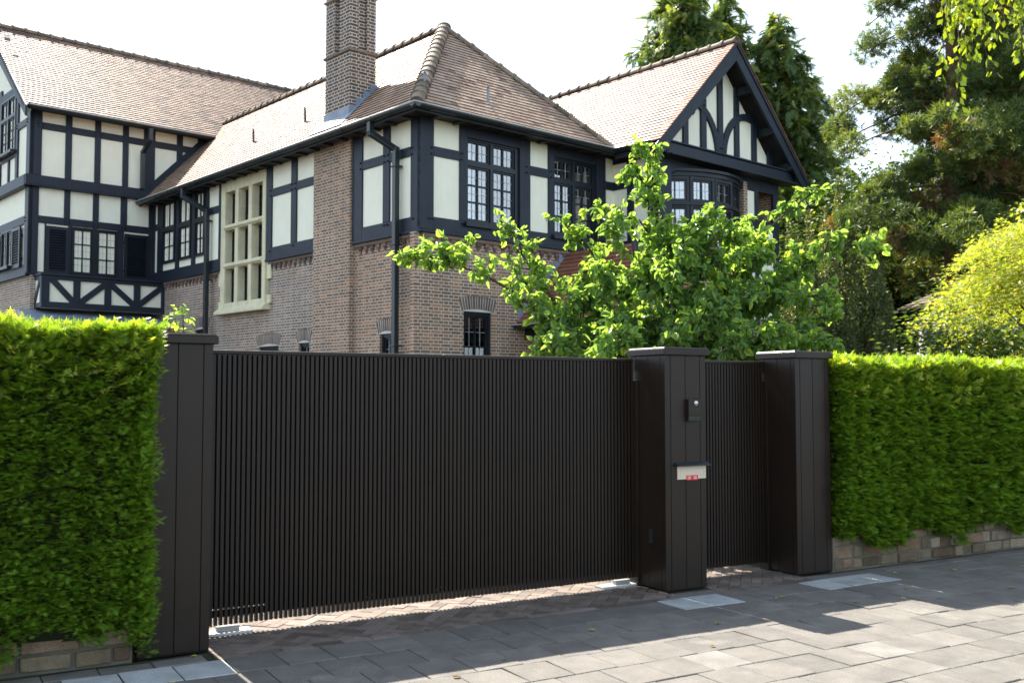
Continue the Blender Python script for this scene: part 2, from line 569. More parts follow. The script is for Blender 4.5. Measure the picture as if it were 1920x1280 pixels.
# ------------------------------------------------ street side (right)
W1 = (.98, 2.27, 4.66, 6.22)
W2 = (3.185, 4.385, 4.66, 6.22)
WG = (.955, 1.626, 1.75, 3.06)
brick_wall(FR, -.14, 4.95, 0, 4.39, [WG])
rects(FR, 'plaster_panel', [(.2, .83, 4.6, 6.5), (2.5, 3.05, 4.6, 6.5), (4.62, 4.97, 4.6, 6.5)], 'plaster', -.1, .04)
pegR = [(h, z) for h in (.17, .85, 2.44, 3.09, 4.6) for z in (5.79, 5.90)] + [(.12, 4.64), (.19, 4.64), (.87, 4.63), (2.45, 4.62), (3.1, 4.62)]
timber(FR, [(-.075, .217, 4.45, 6.6), (.808, .98, 4.68, 6.42), (2.27, 2.54, 4.68, 6.42), (3.025, 3.185, 4.68, 6.42), (4.385, 4.655, 4.68, 6.42), (4.93, 5.05, 4.68, 6.42)],
       [(.218, 5.05, 4.46, 4.679), (.218, 4.95, 6.421, 6.6), (.218, .807, 5.765, 5.935), (2.541, 3.024, 5.765, 5.935), (4.656, 4.929, 5.765, 5.935), (.981, 2.269, 6.22, 6.42), (3.186, 4.384, 6.22, 6.42)], pegR)
drip(FR, -.105, 4.94)
corbel(FR, 0, 4.94)

def casement(h0, h1):
    a, b = h0 + .035, h1 - .09
    m = (a + b) / 2
    L = []
    for p, q in ((a, m - .035), (m + .035, b)):
        L += [(p, q, 4.72, 5.72, 2, 3), (p, q, 5.80, 6.19, 2, 1)]
    return L
w = window(FR, *W1, casement(W1[0], W1[1]), sill=True, curtain=[(1.0, 2.2, 4.68, 6.2)])  # curtain run full height to stand in for sky reflected in the panes
w = window(FR, *W2, casement(W2[0], W2[1]), sill=True, curtain=[(3.2, 4.3, 4.7, 5.25)])  # low curtain added to lighten panes in place of reflected greenery
w = window(FR, *WG, [(1.0, 1.58, 1.85, 3.0, 2, 2)], depth=-.09, glass='glass_d', sill=True)
arch(FR, WG[0], WG[1], WG[3])

# ------------------------------------------------ side running back (left)
GW = [(.83, 1.255, 1.4, 2.66), (3.745, 4.17, 1.5, 2.6), (5.0, 5.87, 1.5, 2.58), (8.38, 9.1, 1.5, 3.1)]
brick_wall(FL, .001, 2.1, 0, 4.39, GW[:1])
brick_wall(FL, 3.44, 5.47, 0, 4.39, GW[1:3] + [(5.4, 5.47, 3.5, 4.39)], 'brick_l')
brick_wall(FL, 5.47, 7.6, 0, 3.5, GW[1:3], 'brick_l')
brick_wall(FL, 7.6, T1, 0, 4.39, GW[3:], 'brick_l')
pil = MB(FL); pil.box(2.1, 3.44, -.3, .115, 0, 6.5)
pil.build('brick_pilaster', M['brick'], HOUSE)
rects(FL, 'plaster_panel', [(.2, .9, 4.6, 6.5), (1.07, 1.8, 4.6, 6.5), (3.44, 4.25, 4.6, 6.5), (4.4, 5.27, 4.6, 6.5), (7.7, 8.33, 4.6, 6.5), (8.4, 11.57, 4.6, 6.5)], 'plaster', -.1, .04)
pegL = [(h, z) for h in (.19, .92, 1.04, 1.81, 4.24, 4.38, 5.29) for z in (5.79, 5.90)] + [(.15, 4.64), (.93, 4.63), (1.03, 4.63), (4.31, 4.62), (5.3, 4.6)]
def c_window(mb):
    mb.box(8.46, 11.1, -.02, .05, 4.685, 4.70)
timber(FL, [(-.072, .228, 4.45, 6.6), (.88, 1.085, 4.68, 6.42), (1.77, 2.099, 4.45, 6.42), (4.2, 4.42, 4.68, 6.42), (5.24, 5.47, 4.45, 6.42), (7.6, 7.75, 4.45, 6.42),
            (8.3, 8.46, 4.68, 6.42), (9.02, 9.22, 4.68, 6.42), (9.95, 10.15, 4.68, 6.42), (10.93, 11.26, 4.68, 6.42), (11.45, 11.57, 4.68, 6.42)],
       [(.229, 1.769, 4.46, 4.679), (3.44, 5.239, 4.46, 4.679), (7.751, 11.57, 4.46, 4.679), (.229, 2.099, 6.421, 6.6), (3.44, 11.57, 6.421, 6.6),
        (.229, .879, 5.765, 5.935), (1.086, 1.769, 5.765, 5.935), (3.44, 4.199, 5.765, 5.935), (4.421, 5.239, 5.765, 5.935), (7.751, 8.299, 5.765, 5.935), (11.261, 11.449, 5.765, 5.935)], pegL)
drip(FL, -.105, 2.098); drip(FL, 3.44, 5.47); drip(FL, 7.6, T1 - .02)
corbel(FL, 0, 2.098); corbel(FL, 3.44, 5.4); corbel(FL, 7.7, T1)
for a, b in ((8.462, 9.018), (9.222, 9.948), (10.152, 10.928)):
    window(FL, a, b, 4.85, 6.42, [(a + .06, b - .06, 4.89, 5.66, 2, 2), (a + .06, b - .06, 5.76, 6.38, 2, 1)], depth=.05, curtain=[(a + .05, b - .05, 4.87, 5.3)], niche=.6)
for g in GW:
    window(FL, *g, [(g[0] + .05, g[1] - .05, g[2] + .05, g[3] - .06, 2, 3 if g[1] - g[0] < .6 else 2)], depth=-.1, glass='glass_d')
    arch(FL, g[0], g[1], g[3])

# stone mullioned stair window
st = MB(FL)
H = [5.62, 6.10, 6.26, 6.74, 6.90, 7.38]            # lights
Zr = [(3.62, 4.40), (4.53, 5.28), (5.41, 6.16)]
holes = [(H[2 * i], H[2 * i + 1], a, b) for i in range(3) for a, b in Zr]
wall_rects(st, 5.475, 7.595, 3.5, 6.42, holes, -.2, .09)
for zt in (4.465, 5.345):
    st.prism([(5.63, .09, zt - .055), (5.63, .14, zt - .02), (5.63, .14, zt + .01), (5.63, .09, zt + .05)], (1.74, 0, 0))
st.prism([(5.38, -.02, 3.36), (5.38, .2, 3.36), (5.38, .2, 3.42), (5.38, .09, 3.515), (5.38, -.02, 3.515)], (2.3, 0, 0))
for z0, z1 in ((3.4985, 3.68), (4.02, 4.40)):
    st.box(5.30, 5.474, .0, .05, z0, z1); st.box(7.596, 7.76, .0, .05, z0, z1)
stone = st.build('stone_window', M['stone'], HOUSE, bevel=.012)
wl = MB(FL); wg = MB(FL)
for a, b, c, e in holes:
    wl.box(a, a + .03, -.13, -.09, c, e); wl.box(b - .03, b, -.13, -.09, c, e)
    wl.box(a + .03, b - .03, -.13, -.09, c, c + .03); wl.box(a + .03, b - .03, -.13, -.09, e - .03, e)
    wl.box((a + b) / 2 - .006, (a + b) / 2 + .006, -.125, -.095, c + .03, e - .03)
    for k in (1, 2, 3):
        z = c + (e - c) * k / 4
        wl.box(a + .03, b - .03, -.123, -.097, z - .005, z + .005)
    wg.box(a + .02, b - .02, -.114, -.106, c + .02, e - .02)
wl.build('casement', M['frame'], stone)
wg.build('pane', M['glass_d'], stone)
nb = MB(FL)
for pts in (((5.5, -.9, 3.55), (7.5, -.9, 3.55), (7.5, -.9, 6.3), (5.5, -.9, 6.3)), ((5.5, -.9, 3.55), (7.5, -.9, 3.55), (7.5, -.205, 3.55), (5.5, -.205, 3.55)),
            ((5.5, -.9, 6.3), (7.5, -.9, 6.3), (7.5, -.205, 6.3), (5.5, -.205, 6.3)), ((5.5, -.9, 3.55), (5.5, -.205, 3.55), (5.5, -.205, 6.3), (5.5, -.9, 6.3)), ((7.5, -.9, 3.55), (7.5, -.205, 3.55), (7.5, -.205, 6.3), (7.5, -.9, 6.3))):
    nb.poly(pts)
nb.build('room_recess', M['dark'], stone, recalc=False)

# ------------------------------------------------ left wing
brick_wall(FF, 11.43, 17.6, 0, 4.39, (), 'brick_l')
rects(FF, 'plaster_panel', [(11.6, 17.6, 4.4, 8.2), (11.9, 17.3, 8.2, 8.8), (12.4, 16.8, 8.8, 9.4), (13.2, 16, 9.4, 10.2), (14, 15.2, 10.2, 10.9)], 'plaster', -.1, .03)
timber(FF, [(11.495, 11.76, 4.45, 8.36), (12.48, 12.66, 6.84, 8.9), (13.95, 14.15, 6.84, 9.4), (13.2, 13.3, 6.84, 7.45), (14.8, 15, 6.84, 9.6), (12.62, 12.7, 4.68, 5.65), (13.62, 13.72, 4.68, 5.65)],
       [(11.761, 17.6, 4.46, 4.679), (11.761, 17.6, 5.66, 5.86), (11.495, 17.6, 6.56, 6.839), (11.761, 12.479, 8.08, 8.25), (12.661, 13.949, 7.46, 7.62), (12.5, 17, 9.05, 9.25)],
       [(11.71, 5.72), (11.71, 5.8), (11.7, 8.13), (11.7, 8.2), (12.55, 8.13), (12.55, 8.2)])
jt = MB(FF); jt.box(11.42, 17.6, .0, .17, 6.58, 6.82); jt.box(11.40, 17.6, .0, .2, 6.54, 6.579)
jt.build('jetty_beam', M['timber'], HOUSE, bevel=.01)
drip(FF, 11.47, 17.6)
window(FF, 12.66, 13.95, 7.62, 9.05, [(12.72, 13.27, 7.68, 8.5, 2, 3), (13.33, 13.88, 7.68, 8.5, 2, 3), (12.72, 13.27, 8.58, 9.0, 2, 1), (13.33, 13.88, 8.58, 9.0, 2, 1)], depth=.04, sill=True)
window(FF, 12.7, 13.62, 4.72, 5.65, [(12.74, 13.13, 4.76, 5.61, 2, 3), (13.19, 13.58, 4.76, 5.61, 2, 3)], depth=.04, curtain=[(12.73, 13.6, 4.75, 5.62)], sill=True)

def shutter(F, h0, h1, z0, z1, d0=.08):
    mb = MB(F)
    for r in ((h0, h0 + .07, z0, z1), (h1 - .07, h1, z0, z1), (h0 + .07, h1 - .07, z0, z0 + .08), (h0 + .07, h1 - .07, z1 - .08, z1)):
        mb.box(r[0], r[1], d0, d0 + .045, r[2], r[3])
    n = int((z1 - z0 - .16) / .062)
    for k in range(n):
        z = z0 + .085 + k * (z1 - z0 - .17) / n
        mb.hexa([(h0 + .07, d0 + .036, z), (h1 - .07, d0 + .036, z), (h1 - .07, d0 + .042, z + .008), (h0 + .07, d0 + .042, z + .008),
                 (h0 + .07, d0 + .004, z + .045), (h1 - .07, d0 + .004, z + .045), (h1 - .07, d0 + .01, z + .053), (h0 + .07, d0 + .01, z + .053)])
    mb.box(h0 + .05, h1 - .05, d0 - .006, d0 - .002, z0 + .03, z1 - .03)
    mb.box(h0 - .02, h0 + .05, d0 - .03, d0 - .007, z0 + .2, z0 + .24)
    mb.box(h0 - .02, h0 + .05, d0 - .03, d0 - .007, z1 - .24, z1 - .2)
    return mb.build('shutter', M['frame'], HOUSE)
shutter(FF, 11.95, 12.6, 4.62, 5.62)
shutter(FF, 13.75, 14.4, 4.62, 5.62)

brick_wall(FW, -3.07, -.001, 0, 4.39, (), 'brick_l')
rects(FW, 'plaster_panel', [(-2.95, 1.6, 6.7, 8.45), (-2.95, .05, 4.4, 6.7)], 'plaster', -.1, .04)
up = [(-2.31, -2.157), (-1.603, -1.457), (-.905, -.756), (-.362, -.068), (.52, .68), (1.1, 1.25)]
def brace_w(mb):
    mb.bar((-.52, 6.5), (1.55, 8.62), .2, -.02, .09)
timber(FW, [(-3.13, -2.86, 6.84, 8.5)] + [(a, b, 6.84, 8.5) for a, b in up[:4]] + [(up[4][0], up[4][1], 7.2, 8.5), (up[5][0], up[5][1], 7.8, 8.5)]
       + [(-3.125, -2.9, 4.45, 6.56)] + [(-2.31, -2.17, 5.86, 6.56), (-1.62, -1.475, 5.86, 6.56), (-.93, -.766, 5.86, 6.56), (-.2, 0, 4.45, 6.56), (-2.75, -2.72, 4.45, 5.68), (-.88, -.84, 4.45, 5.68), (-2.2, -2.12, 4.45, 5.68), (-1.61, -1.51, 4.45, 5.68), (-1.0, -.88, 4.45, 5.68)],
       [(-2.859, 1.6, 7.97, 8.14), (-2.859, 1.7, 8.40, 8.5), (-2.899, -.2, 5.681, 5.859), (-2.899, -.2, 4.40, 4.50)],
       [(h + o, z) for h in (-2.9, -2.23, -1.53, -.83) for o in (-.05, .05) for z in (8.02, 8.09)] + [(h + o, z) for h in (-2.24, -1.55, -.85) for o in (-.05, .05) for z in (5.74, 5.80)], brace_w)
jt = MB(FW); jt.box(-3.24, 0, .0, .17, 6.58, 6.82); jt.box(-3.26, 0, .0, .2, 6.54, 6.579)
jt.build('jetty_beam', M['timber'], HOUSE, bevel=.01)
drip(FW, -3.17, -2.95)
window(FW, -2.12, -1.0, 4.5, 5.66, [(-2.085, -1.63, 4.53, 5.62, 2, 3), (-1.49, -1.03, 4.53, 5.62, 2, 3)], depth=.05, curtain=[(-2.1, -1.02, 4.5, 5.65)], niche=.6)
shutter(FW, -2.73, -2.21, 4.46, 5.62, .1)
shutter(FW, -.84, -.22, 4.46, 5.62, .1)
# shallow timbered bay below the window
TB = 10.93
FB = lambda h, d, z: (h, TB - d, z)
FBs = lambda h, d, z: (-2.95 - d, h, z)
bay = MB(FB)
bay.box(-2.94, .02, -.3, -.02, 3.6, 4.38)
b2 = bay.build('bay_apron', M['plaster'], HOUSE)
bt = MB(FB)
xs = [-2.97, -2.70, -2.18, -2.03, -1.49, -1.34, -.82, -.67, -.12, .04]
for a, b in ((-2.97, -2.79), (-2.24, -2.08), (-1.50, -1.34), (-.78, -.62), (-.08, .06)):
    bt.box(a, b, -.03, .03, 3.74, 4.27)
bt.box(-2.97, .06, -.03, .032, 3.6, 3.739); bt.box(-2.97, .06, -.03, .032, 4.271, 4.36)
bt.box(-3.01, .1, -.62, .07, 4.361, 4.42)
for (a, za), (b, zb) in (((-2.76, 4.3), (-2.2, 3.72)), ((-1.42, 4.3), (-2.12, 3.72)), ((-1.42, 4.3), (-.72, 3.72)), ((-.02, 4.3), (-.72, 3.72))):
    bt.bar((a, za), (b, zb), .14, -.015, .028)
bt.build('timber_frame', M['timber'], b2, bevel=.006)
sd = MB(FBs)
sd.box(TB + .02, T1, -.05, .0, 3.62, 4.36)
sd2 = sd.build('bay_cheek', M['plaster'], HOUSE)
sb = MB(FBs)
for r in ((TB - .03, TB + .1, 3.6, 4.36), (T1 - .12, T1, 3.6, 4.36), (TB + .1, T1 - .12, 3.6, 3.72), (TB + .1, T1 - .12, 4.27, 4.36)):
    sb.box(r[0], r[1], -.02, .03, r[2], r[3])
sb.bar((TB + .14, 4.3), (T1 - .12, 3.7), .12, -.015, .026)
sb.build('timber_frame', M['timber'], sd2, bevel=.006)
# lead and tiled lean-to under the bay
ln = MB()
ln.hexa([(-3.3, T1 - .02, 3.45), (.4, T1 - .02, 3.45), (.4, 10.2, 3.13), (-3.6, 10.2, 3.13), (-3.3, T1 - .02, 3.6), (.3, T1 - .02, 3.6), (.42, 10.2, 3.22), (-3.6, 10.2, 3.22)])
ln.build('lead_apron', M['lead'], HOUSE, bevel=.02)

# ------------------------------------------------ roofs
def clip(poly, a, b, c):
    """keep a*x+b*y<=c"""
    out = []
    for i in range(len(poly)):
        p, q = poly[i], poly[(i + 1) % len(poly)]
        fp, fq = a * p[0] + b * p[1] - c, a * q[0] + b * q[1] - c
        if fp <= 1e-9: out.append(p)
        if (fp < -1e-9 and fq > 1e-9) or (fp > 1e-9 and fq < -1e-9):
            t = fp / (fp - fq)
            out.append((p[0] + (q[0] - p[0]) * t, p[1] + (q[1] - p[1]) * t))
    return out

def roof_slope(O, U, V, poly, mats=('tile', 'tile_edge'), tw=.18, ex=.118, th=.020, seed=0, under=True, wig=.0018, tone=.6, dk=1.):
    """plain tiles in staggered courses over a convex polygon given in (u,v)"""
    rr = random.Random(seed)
    O, U, V = Vector(O), Vector(U).normalized(), Vector(V).normalized()
    N = U.cross(V)
    if N.z < 0: N = -N
    mb = MB()
    cc = sum(p[0] for p in poly) / len(poly), sum(p[1] for p in poly) / len(poly)
    halfp = []
    for i in range(len(poly)):
        p, q = poly[i], poly[(i + 1) % len(poly)]
        a, b = q[1] - p[1], -(q[0] - p[0])
        c = a * p[0] + b * p[1]
        if a * cc[0] + b * cc[1] > c: a, b, c = -a, -b, -c
        halfp.append((a, b, c))
    u0, u1 = min(p[0] for p in poly), max(p[0] for p in poly)
    v0, v1 = min(p[1] for p in poly), max(p[1] for p in poly)
    for r in range(int((v1 - v0) / ex) + 1):
        va, vb = v0 + r * ex, v0 + (r + 1) * ex + .004
        rowj = rr.uniform(-.003, .003)
        for k in range(int((u1 - u0) / tw) + 2):
            ua = u0 + (k - .5 * (r % 2)) * tw
            jl, jr, jd = rr.uniform(-wig, wig), rr.uniform(-wig, wig), rr.uniform(-.0025, .0025)
            pg = [(ua + .002, va + jd + rowj), (ua + tw - .002, va + jd + rowj), (ua + tw - .002, vb), (ua + .002, vb)]
            for h in halfp:
                pg = clip(pg, *h)
                if len(pg) < 3: break
            if len(pg) < 3: continue
            us, vs = ua + O.x * 3, va + O.y
            dirt = max(0, math.sin(us * 1.7 + seed) + math.sin(us * 4.1 + vs * .5 + seed * 2) * .8 + math.sin(us * .6 - vs * .7) * .9 + math.sin(us * 9.3 + vs * 1.1) * .4 - .7)
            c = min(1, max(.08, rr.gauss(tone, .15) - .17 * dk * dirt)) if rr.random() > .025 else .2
            top = []
            for (u, v) in pg:
                f = min(1, max(0, (v - va) / ex))
                lift = th * (1 - .92 * f) + (jl if u < ua + tw / 2 else jr) * (1 - f)
                top.append(O + U * u + V * v + N * lift)
            mb.poly(top, 0, c, raw=True)
            for i in range(len(pg)):
                p, q = pg[i], pg[(i + 1) % len(pg)]
                if abs(p[1] - q[1]) < .004 and p[1] < va + .02:
                    mb.poly([top[i], top[(i + 1) % len(pg)], top[(i + 1) % len(pg)] - N * (th + .004), top[i] - N * (th + .004)], 0, .05, raw=True)  # downhill edges coloured dark, a painted shadow line under each course
    o = mb.build('roof_slope', [M[k] for k in mats], HOUSE, recalc=False)
    if under:
        ub = MB()
        a = [tuple(O + U * u + V * v + N * (-.004)) for u, v in poly]
        ub.prism(a, tuple(N * -.07))
        ub.build('roof_boarding', M['soffit'], o)
    return o

def ridge(p, q, r0=.115, n_len=.33, name='ridge_tiles', flat=.8):
    p, q = Vector(p), Vector(q)
    L = (q - p).length
    n = max(1, round(L / n_len))
    d = (q - p) / n
    mb = MB()
    up = Vector((0, 0, 1)); side = d.cross(up).normalized(); up = side.cross(d).normalized()
    for k in range(n):
        c = random.random()
        a, b = p + d * k, p + d * (k + 1.05)
        jit = random.uniform(-.006, .006)
        for (s0, s1, ra, rb) in ((0, 1, r0 * .92, r0), (.86, 1.0, r0 * 1.16, r0 * 1.18)):
            ring = []
            for P, rad in ((a + (b - a) * s0, ra), (a + (b - a) * s1, rb)):
                ring.append([P + side * math.cos(t) * rad + up * (math.sin(t) * rad * flat + jit - .035) for t in [R(x) for x in range(-20, 201, 20)]])
            m = len(ring[0])
            for i in range(m - 1):
                mb.poly([ring[0][i], ring[0][i + 1], ring[1][i + 1], ring[1][i]], 0, c, raw=True)
            mb.poly([tuple(x) for x in ring[1]], 0, c * .5, raw=True)
            mb.poly([tuple(x) for x in ring[0]], 0, c * .5, raw=True)
    return mb.build(name, M['ridge'], HOUSE, recalc=False)

EZ, OV = 6.488, -.45
RS, RZ, AT = 2.035, 9.05, 1.99
def plane2(p3, O, U, V):
    q = Vector(p3) - Vector(O)
    return (q.dot(U), q.dot(V))
def slope_from(pts, seed, **k):
    """first edge pts[0]->pts[1] is the eave"""
    O = Vector(pts[0]); U = (Vector(pts[1]) - O).normalized()
    N = (Vector(pts[1]) - O).cross(Vector(pts[2]) - O).normalized()
    V = N.cross(U)
    if V.z < 0: V = -V
    return roof_slope(O, U, V, [plane2(p, O, U, V) for p in pts], seed=seed, **k)
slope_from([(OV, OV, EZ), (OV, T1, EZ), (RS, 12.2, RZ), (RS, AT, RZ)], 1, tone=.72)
slope_from([(OV, OV, EZ), (4.515, OV, EZ), (RS, AT, RZ)], 2, tone=.88, dk=.0)  # hip tiles coloured lighter to make up for the grazing sun
E2 = 4.515
bk = MB(); bk.prism([(E2, OV, EZ), (E2, 12, EZ), (RS, 12, RZ), (RS, AT, RZ)], (0, 0, -.08)); bk.build('roof_boarding', M['soffit'], HOUSE)
GT, GE, GS, GZ = -1.6, 9.655, 7.085, 9.03
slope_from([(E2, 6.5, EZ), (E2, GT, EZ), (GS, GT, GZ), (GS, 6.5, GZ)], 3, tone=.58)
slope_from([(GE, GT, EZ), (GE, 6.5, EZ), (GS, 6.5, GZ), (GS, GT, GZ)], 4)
WT, WZ, WRT, WRZ = 11.1, 8.40, 14.6, 11.31
slope_from([(-3.4, WT, WZ), (8, WT, WZ), (8, WRT, WRZ), (-3.4, WRT, WRZ)], 5, tone=.38)  # browner tiles, also darkened because the sun renders this slope too bright
bk = MB(); bk.prism([(-3.4, 2 * WRT - WT, WZ), (8, 2 * WRT - WT, WZ), (8, WRT, WRZ), (-3.4, WRT, WRZ)], (0, 0, -.08)); bk.build('roof_boarding', M['soffit'], HOUSE)
slope_from([(-3.7, 9.3, 2.5), (.9, 9.3, 2.5), (.42, 10.2, 3.16), (-3.6, 10.2, 3.16)], 6, mats=('tile_edge', 'tile_edge'))
ridge((RS, 11.9, RZ + .02), (RS, AT, RZ + .02))
ridge((OV + .03, OV + .03, EZ + .08), (RS, AT, RZ + .05), .125, .27, 'hip_tiles')
ridge((E2 - .02, OV + .02, EZ + .07), (RS, AT, RZ + .04), .10, .36, 'hip_tiles')
ridge((GS, 6.3, GZ + .02), (GS, GT - .02, GZ + .02))
ridge((8, WRT, WRZ + .02), (-3.42, WRT, WRZ + .02))
vl = MB()
vl.prism([(E2 - .05, OV - .06, EZ + .0), (E2 + .06, OV - .06, EZ + .0), (E2 + .12, .4, EZ + .16), (E2 - .12, .4, EZ + .16)], (0, 0, .04))
vl.build('lead_valley', M['lead'], HOUSE)
# snow hooks / steps on the tiles
def hook(s, t, zb, lead=False):
    mb = MB()
    mb.tube([(s, t, zb), (s - .02, t - .02, zb + .28)], .025, 6)
    mb.tube([(s - .02, t - .02, zb + .28), (s - .05, t - .07, zb + .29)], .022, 6)
    if lead: mb.box(s - .06, s + .2, t - .02, t + .02, zb - .02, zb + .01, 1)
    mb.build('roof_hook', [M['metal_dark'] if not lead else M['lead'], M['lead']], HOUSE)
hook(.35, 6.9, 7.30); hook(.35, 4.6, 7.30); hook(1.55, .02, 6.98, True); hook(.05, -.02, 6.93, True)

# eaves: soffit, fascia, gutters with brackets, rafter feet
def gutter(p, q, out, name='gutter', r=.075):
    p, q, out = Vector(p), Vector(q), Vector(out)
    mb = MB()
    def prof(P, rr):
        return [P + out * (math.cos(a) * rr) + Vector((0, 0, math.sin(a) * rr)) for a in [R(x) for x in range(-180, 1, 22)]]
    def seg(a, b, rr):
        A, B = prof(a, rr), prof(b, rr)
        for i in range(len(A) - 1):
            mb.poly([A[i], A[i + 1], B[i + 1], B[i]], raw=True)
        mb.poly(A, raw=True); mb.poly(B, raw=True)
    seg(p, q, r)
    L = (q - p).length; d = (q - p).normalized()
    lip = r + .004
    for a, b in ((p, q),):
        mb.tube([a + out * lip, b + out * lip], .012, 6, 1)  # pale rim bead stands in for the bright sunlit edge
    k = .4
    while k < L:
        seg(p + d * (k - .012), p + d * (k + .012), r + .008); k += .78
    return mb.build(name, [M['metal_dark'], M['steel']], HOUSE, recalc=False)
gutter((OV - .06, T1 - .1, EZ - .01), (OV - .06, OV - .135, EZ - .01), (-1, 0, 0))
gutter((OV - .135, OV - .06, EZ - .01), (E2, OV - .06, EZ - .01), (0, -1, 0))
gutter((E2 - .06, OV, EZ - .01), (E2 - .06, GT + .1, EZ - .01), (-1, 0, 0))
gutter((-3.3, WT - .06, WZ - .01), (1.35, WT - .06, WZ - .01), (0, -1, 0))
so = MB()
so.box(OV + .021, .0, OV + .021, T1, 6.43, 6.45); so.box(.0, E2, OV + .021, .0, 6.43, 6.45)
so.box(OV - .01, OV + .02, OV - .01, T1, 6.37, 6.47); so.box(OV + .021, E2, OV - .01, OV + .02, 6.37, 6.47)
so.box(E2, E2 + .03, GT + .1, OV, 6.3, 6.47); so.box(E2 + .03, 4.95, GT + .1, OV, 6.36, 6.39)
so.box(-3.3, 1.4, WT + .0, T1, 8.44, 8.46); so.box(-3.3, 1.4, WT - .01, WT + .02, 8.31, 8.39)
x = .1
while x < 4.4:
    so.box(x, x + .09, OV + .03, -.08, 6.385, 6.429); x += .52
x = .1
while x < 11.4:
    so.box(OV + .03, -.08, x, x + .09, 6.385, 6.429); x += .52
so.build('eaves_soffit', M['soffit'], HOUSE)

def downpipe(F, pts, w=.10):
    mb = MB(F)
    for (a, b) in zip(pts, pts[1:]):
        A, B = Vector(a), Vector(b)
        t = (B - A).normalized()
        s = Vector((1, 0, 0)) if abs(t.x) < .9 else Vector((0, 0, 1))
        n2 = t.cross(s).normalized(); s = n2.cross(t).normalized()
        e = t * (w / 2 * .9)
        A2, B2 = A - e, B + e
        mb.hexa([A2 + s * w / 2 + n2 * w / 2, A2 - s * w / 2 + n2 * w / 2, A2 - s * w / 2 - n2 * w / 2, A2 + s * w / 2 - n2 * w / 2,
                 B2 + s * w / 2 + n2 * w / 2, B2 - s * w / 2 + n2 * w / 2, B2 - s * w / 2 - n2 * w / 2, B2 + s * w / 2 - n2 * w / 2])
    h, d, z = pts[-1]
    for zz in (5.6, 4.2, 2.4):
        if pts[-1][2] < zz < pts[-2][2]:
            mb.box(h - .075, h + .075, d - .1, d + .065, zz, zz + .035)
    return mb.build('downpipe', M['metal_dark'], HOUSE, bevel=.008)
downpipe(FL, [(.86, .5, 6.46), (.86, .5, 6.22), (.55, .16, 5.92), (.55, .16, 0)])
downpipe(FL, [(8.75, .5, 6.46), (8.75, .5, 6.22), (8.17, .16, 5.84), (8.17, .16, 0)])
downpipe(FW, [(-.45, .7, 8.22), (-.45, .7, 8.0), (-.45, .22, 7.75), (-.45, .22, 6.85)])

# ------------------------------------------------ chimney
ch = MB()
c0, c1, d0, d1 = .0, .60, 2.335, 3.22
ch.box(c0, c1, d0, d1, 5.9, 8.22)
ch.box(c0 - .035, c1 + .035, d0 - .035, d1 + .035, 8.22, 8.265, 1)
ch.box(c0 + .07, c1 - .07, d0 + .07, d1 - .07, 8.265, 10.9)
for a, b, c, e in ((c0, .20, d0, d0 + .36), (.40, c1, d0, d0 + .24), (c0, .2, d1 - .34, d1), (.4, c1, d1 - .36, d1)):
    ch.box(a, b, c, e, 8.266, 9.36)
    ch.box(a, b, c, e, 9.40, 10.89)
ch.box(c0 - .035, c1 + .035, d0 - .035, d1 + .035, 9.36, 9.40, 1)
ch.box(c0 - .06, c1 + .06, d0 - .06, d1 + .06, 10.9, 11.1)
chim = ch.build('chimney', [M['brick_ch'], M['ridge']], HOUSE)
fl = MB()
sl = (RZ - EZ) / (RS - OV)
zz = lambda s: EZ + sl * (s - OV)
fl.box(c0 - .02, c0 - .004, d0 - .02, d1 + .02, zz(c0) - .12, zz(c0) + .16)
for k in range(4):
    s0 = c0 - .02 + k * .16
    fl.box(s0, s0 + .165, d0 - .022 - .003 * k, d0 - .003, zz(s0) - .05, zz(s0) + .22)
fl.prism([(c0 - .3, d0 - .14, zz(c0 - .3) + .03), (c0 - .3, d1 + .1, zz(c0 - .3) + .03), (c0, d1 + .1, zz(c0) + .03), (c0, d0 - .14, zz(c0) + .03)], (0, 0, .012))
fl.prism([(c0, d0 - .12, zz(c0) + .03), (c0, d0, zz(c0) + .03), (c1 + .1, d0, zz(c1 + .1) + .03), (c1 + .1, d0 - .12, zz(c1 + .1) + .03)], (0, 0, .012))
fl.build('lead_flashing', M['lead'], chim)
for k in range(3):
    pt = MB(); pt.tube([(.3, d0 + .2 + k * .25, 11.1), (.3, d0 + .2 + k * .25, 11.5)], [.11, .09], 12)
    pt.build('chimney_pot', M['tile_edge'], chim)

# ------------------------------------------------ gable wing
gp = MB(FG)
gp.prism([(5.05, .0, 6.55), (9.15, .0, 6.55), (GS, .0, 8.75)], (0, -.08, 0))
gp.build('plaster_panel', M['plaster'], HOUSE)
def gz(h):
    return GZ - .30 - abs(h - GS) * .985
def gable_t(mb):
    for a, b in ((5.80, 5.96), (6.39, 6.57), (7.58, 7.74), (8.22, 8.385), (8.81, 8.98)):
        z1 = min(gz(a), gz(b)) + .16
        mb.box(a, b, -.02, .05, 6.58, z1)
    mb.box(6.98, 7.15, -.02, .051, 6.58, 8.7)
    # curved braces: quarter arcs from the foot of the king post
    for sg in (-1, 1):
        pts = []
        x0 = GS - .01 + sg * .10
        for k in range(13):
            a = R(7.5 * k)
            pts.append((x0 + sg * .86 * (1 - math.cos(a)), 6.62 + 1.02 * math.sin(a)))
        pts.append((x0 + sg * 1.15, pts[-1][1] - .02))
        for p, q in zip(pts, pts[1:]):
            dx = (Vector(q) - Vector(p)) * .12
            mb.bar((p[0] - dx.x, p[1] - dx.y), (q[0] + dx.x, q[1] + dx.y), .15, -.018, .056 + .001 * sg)
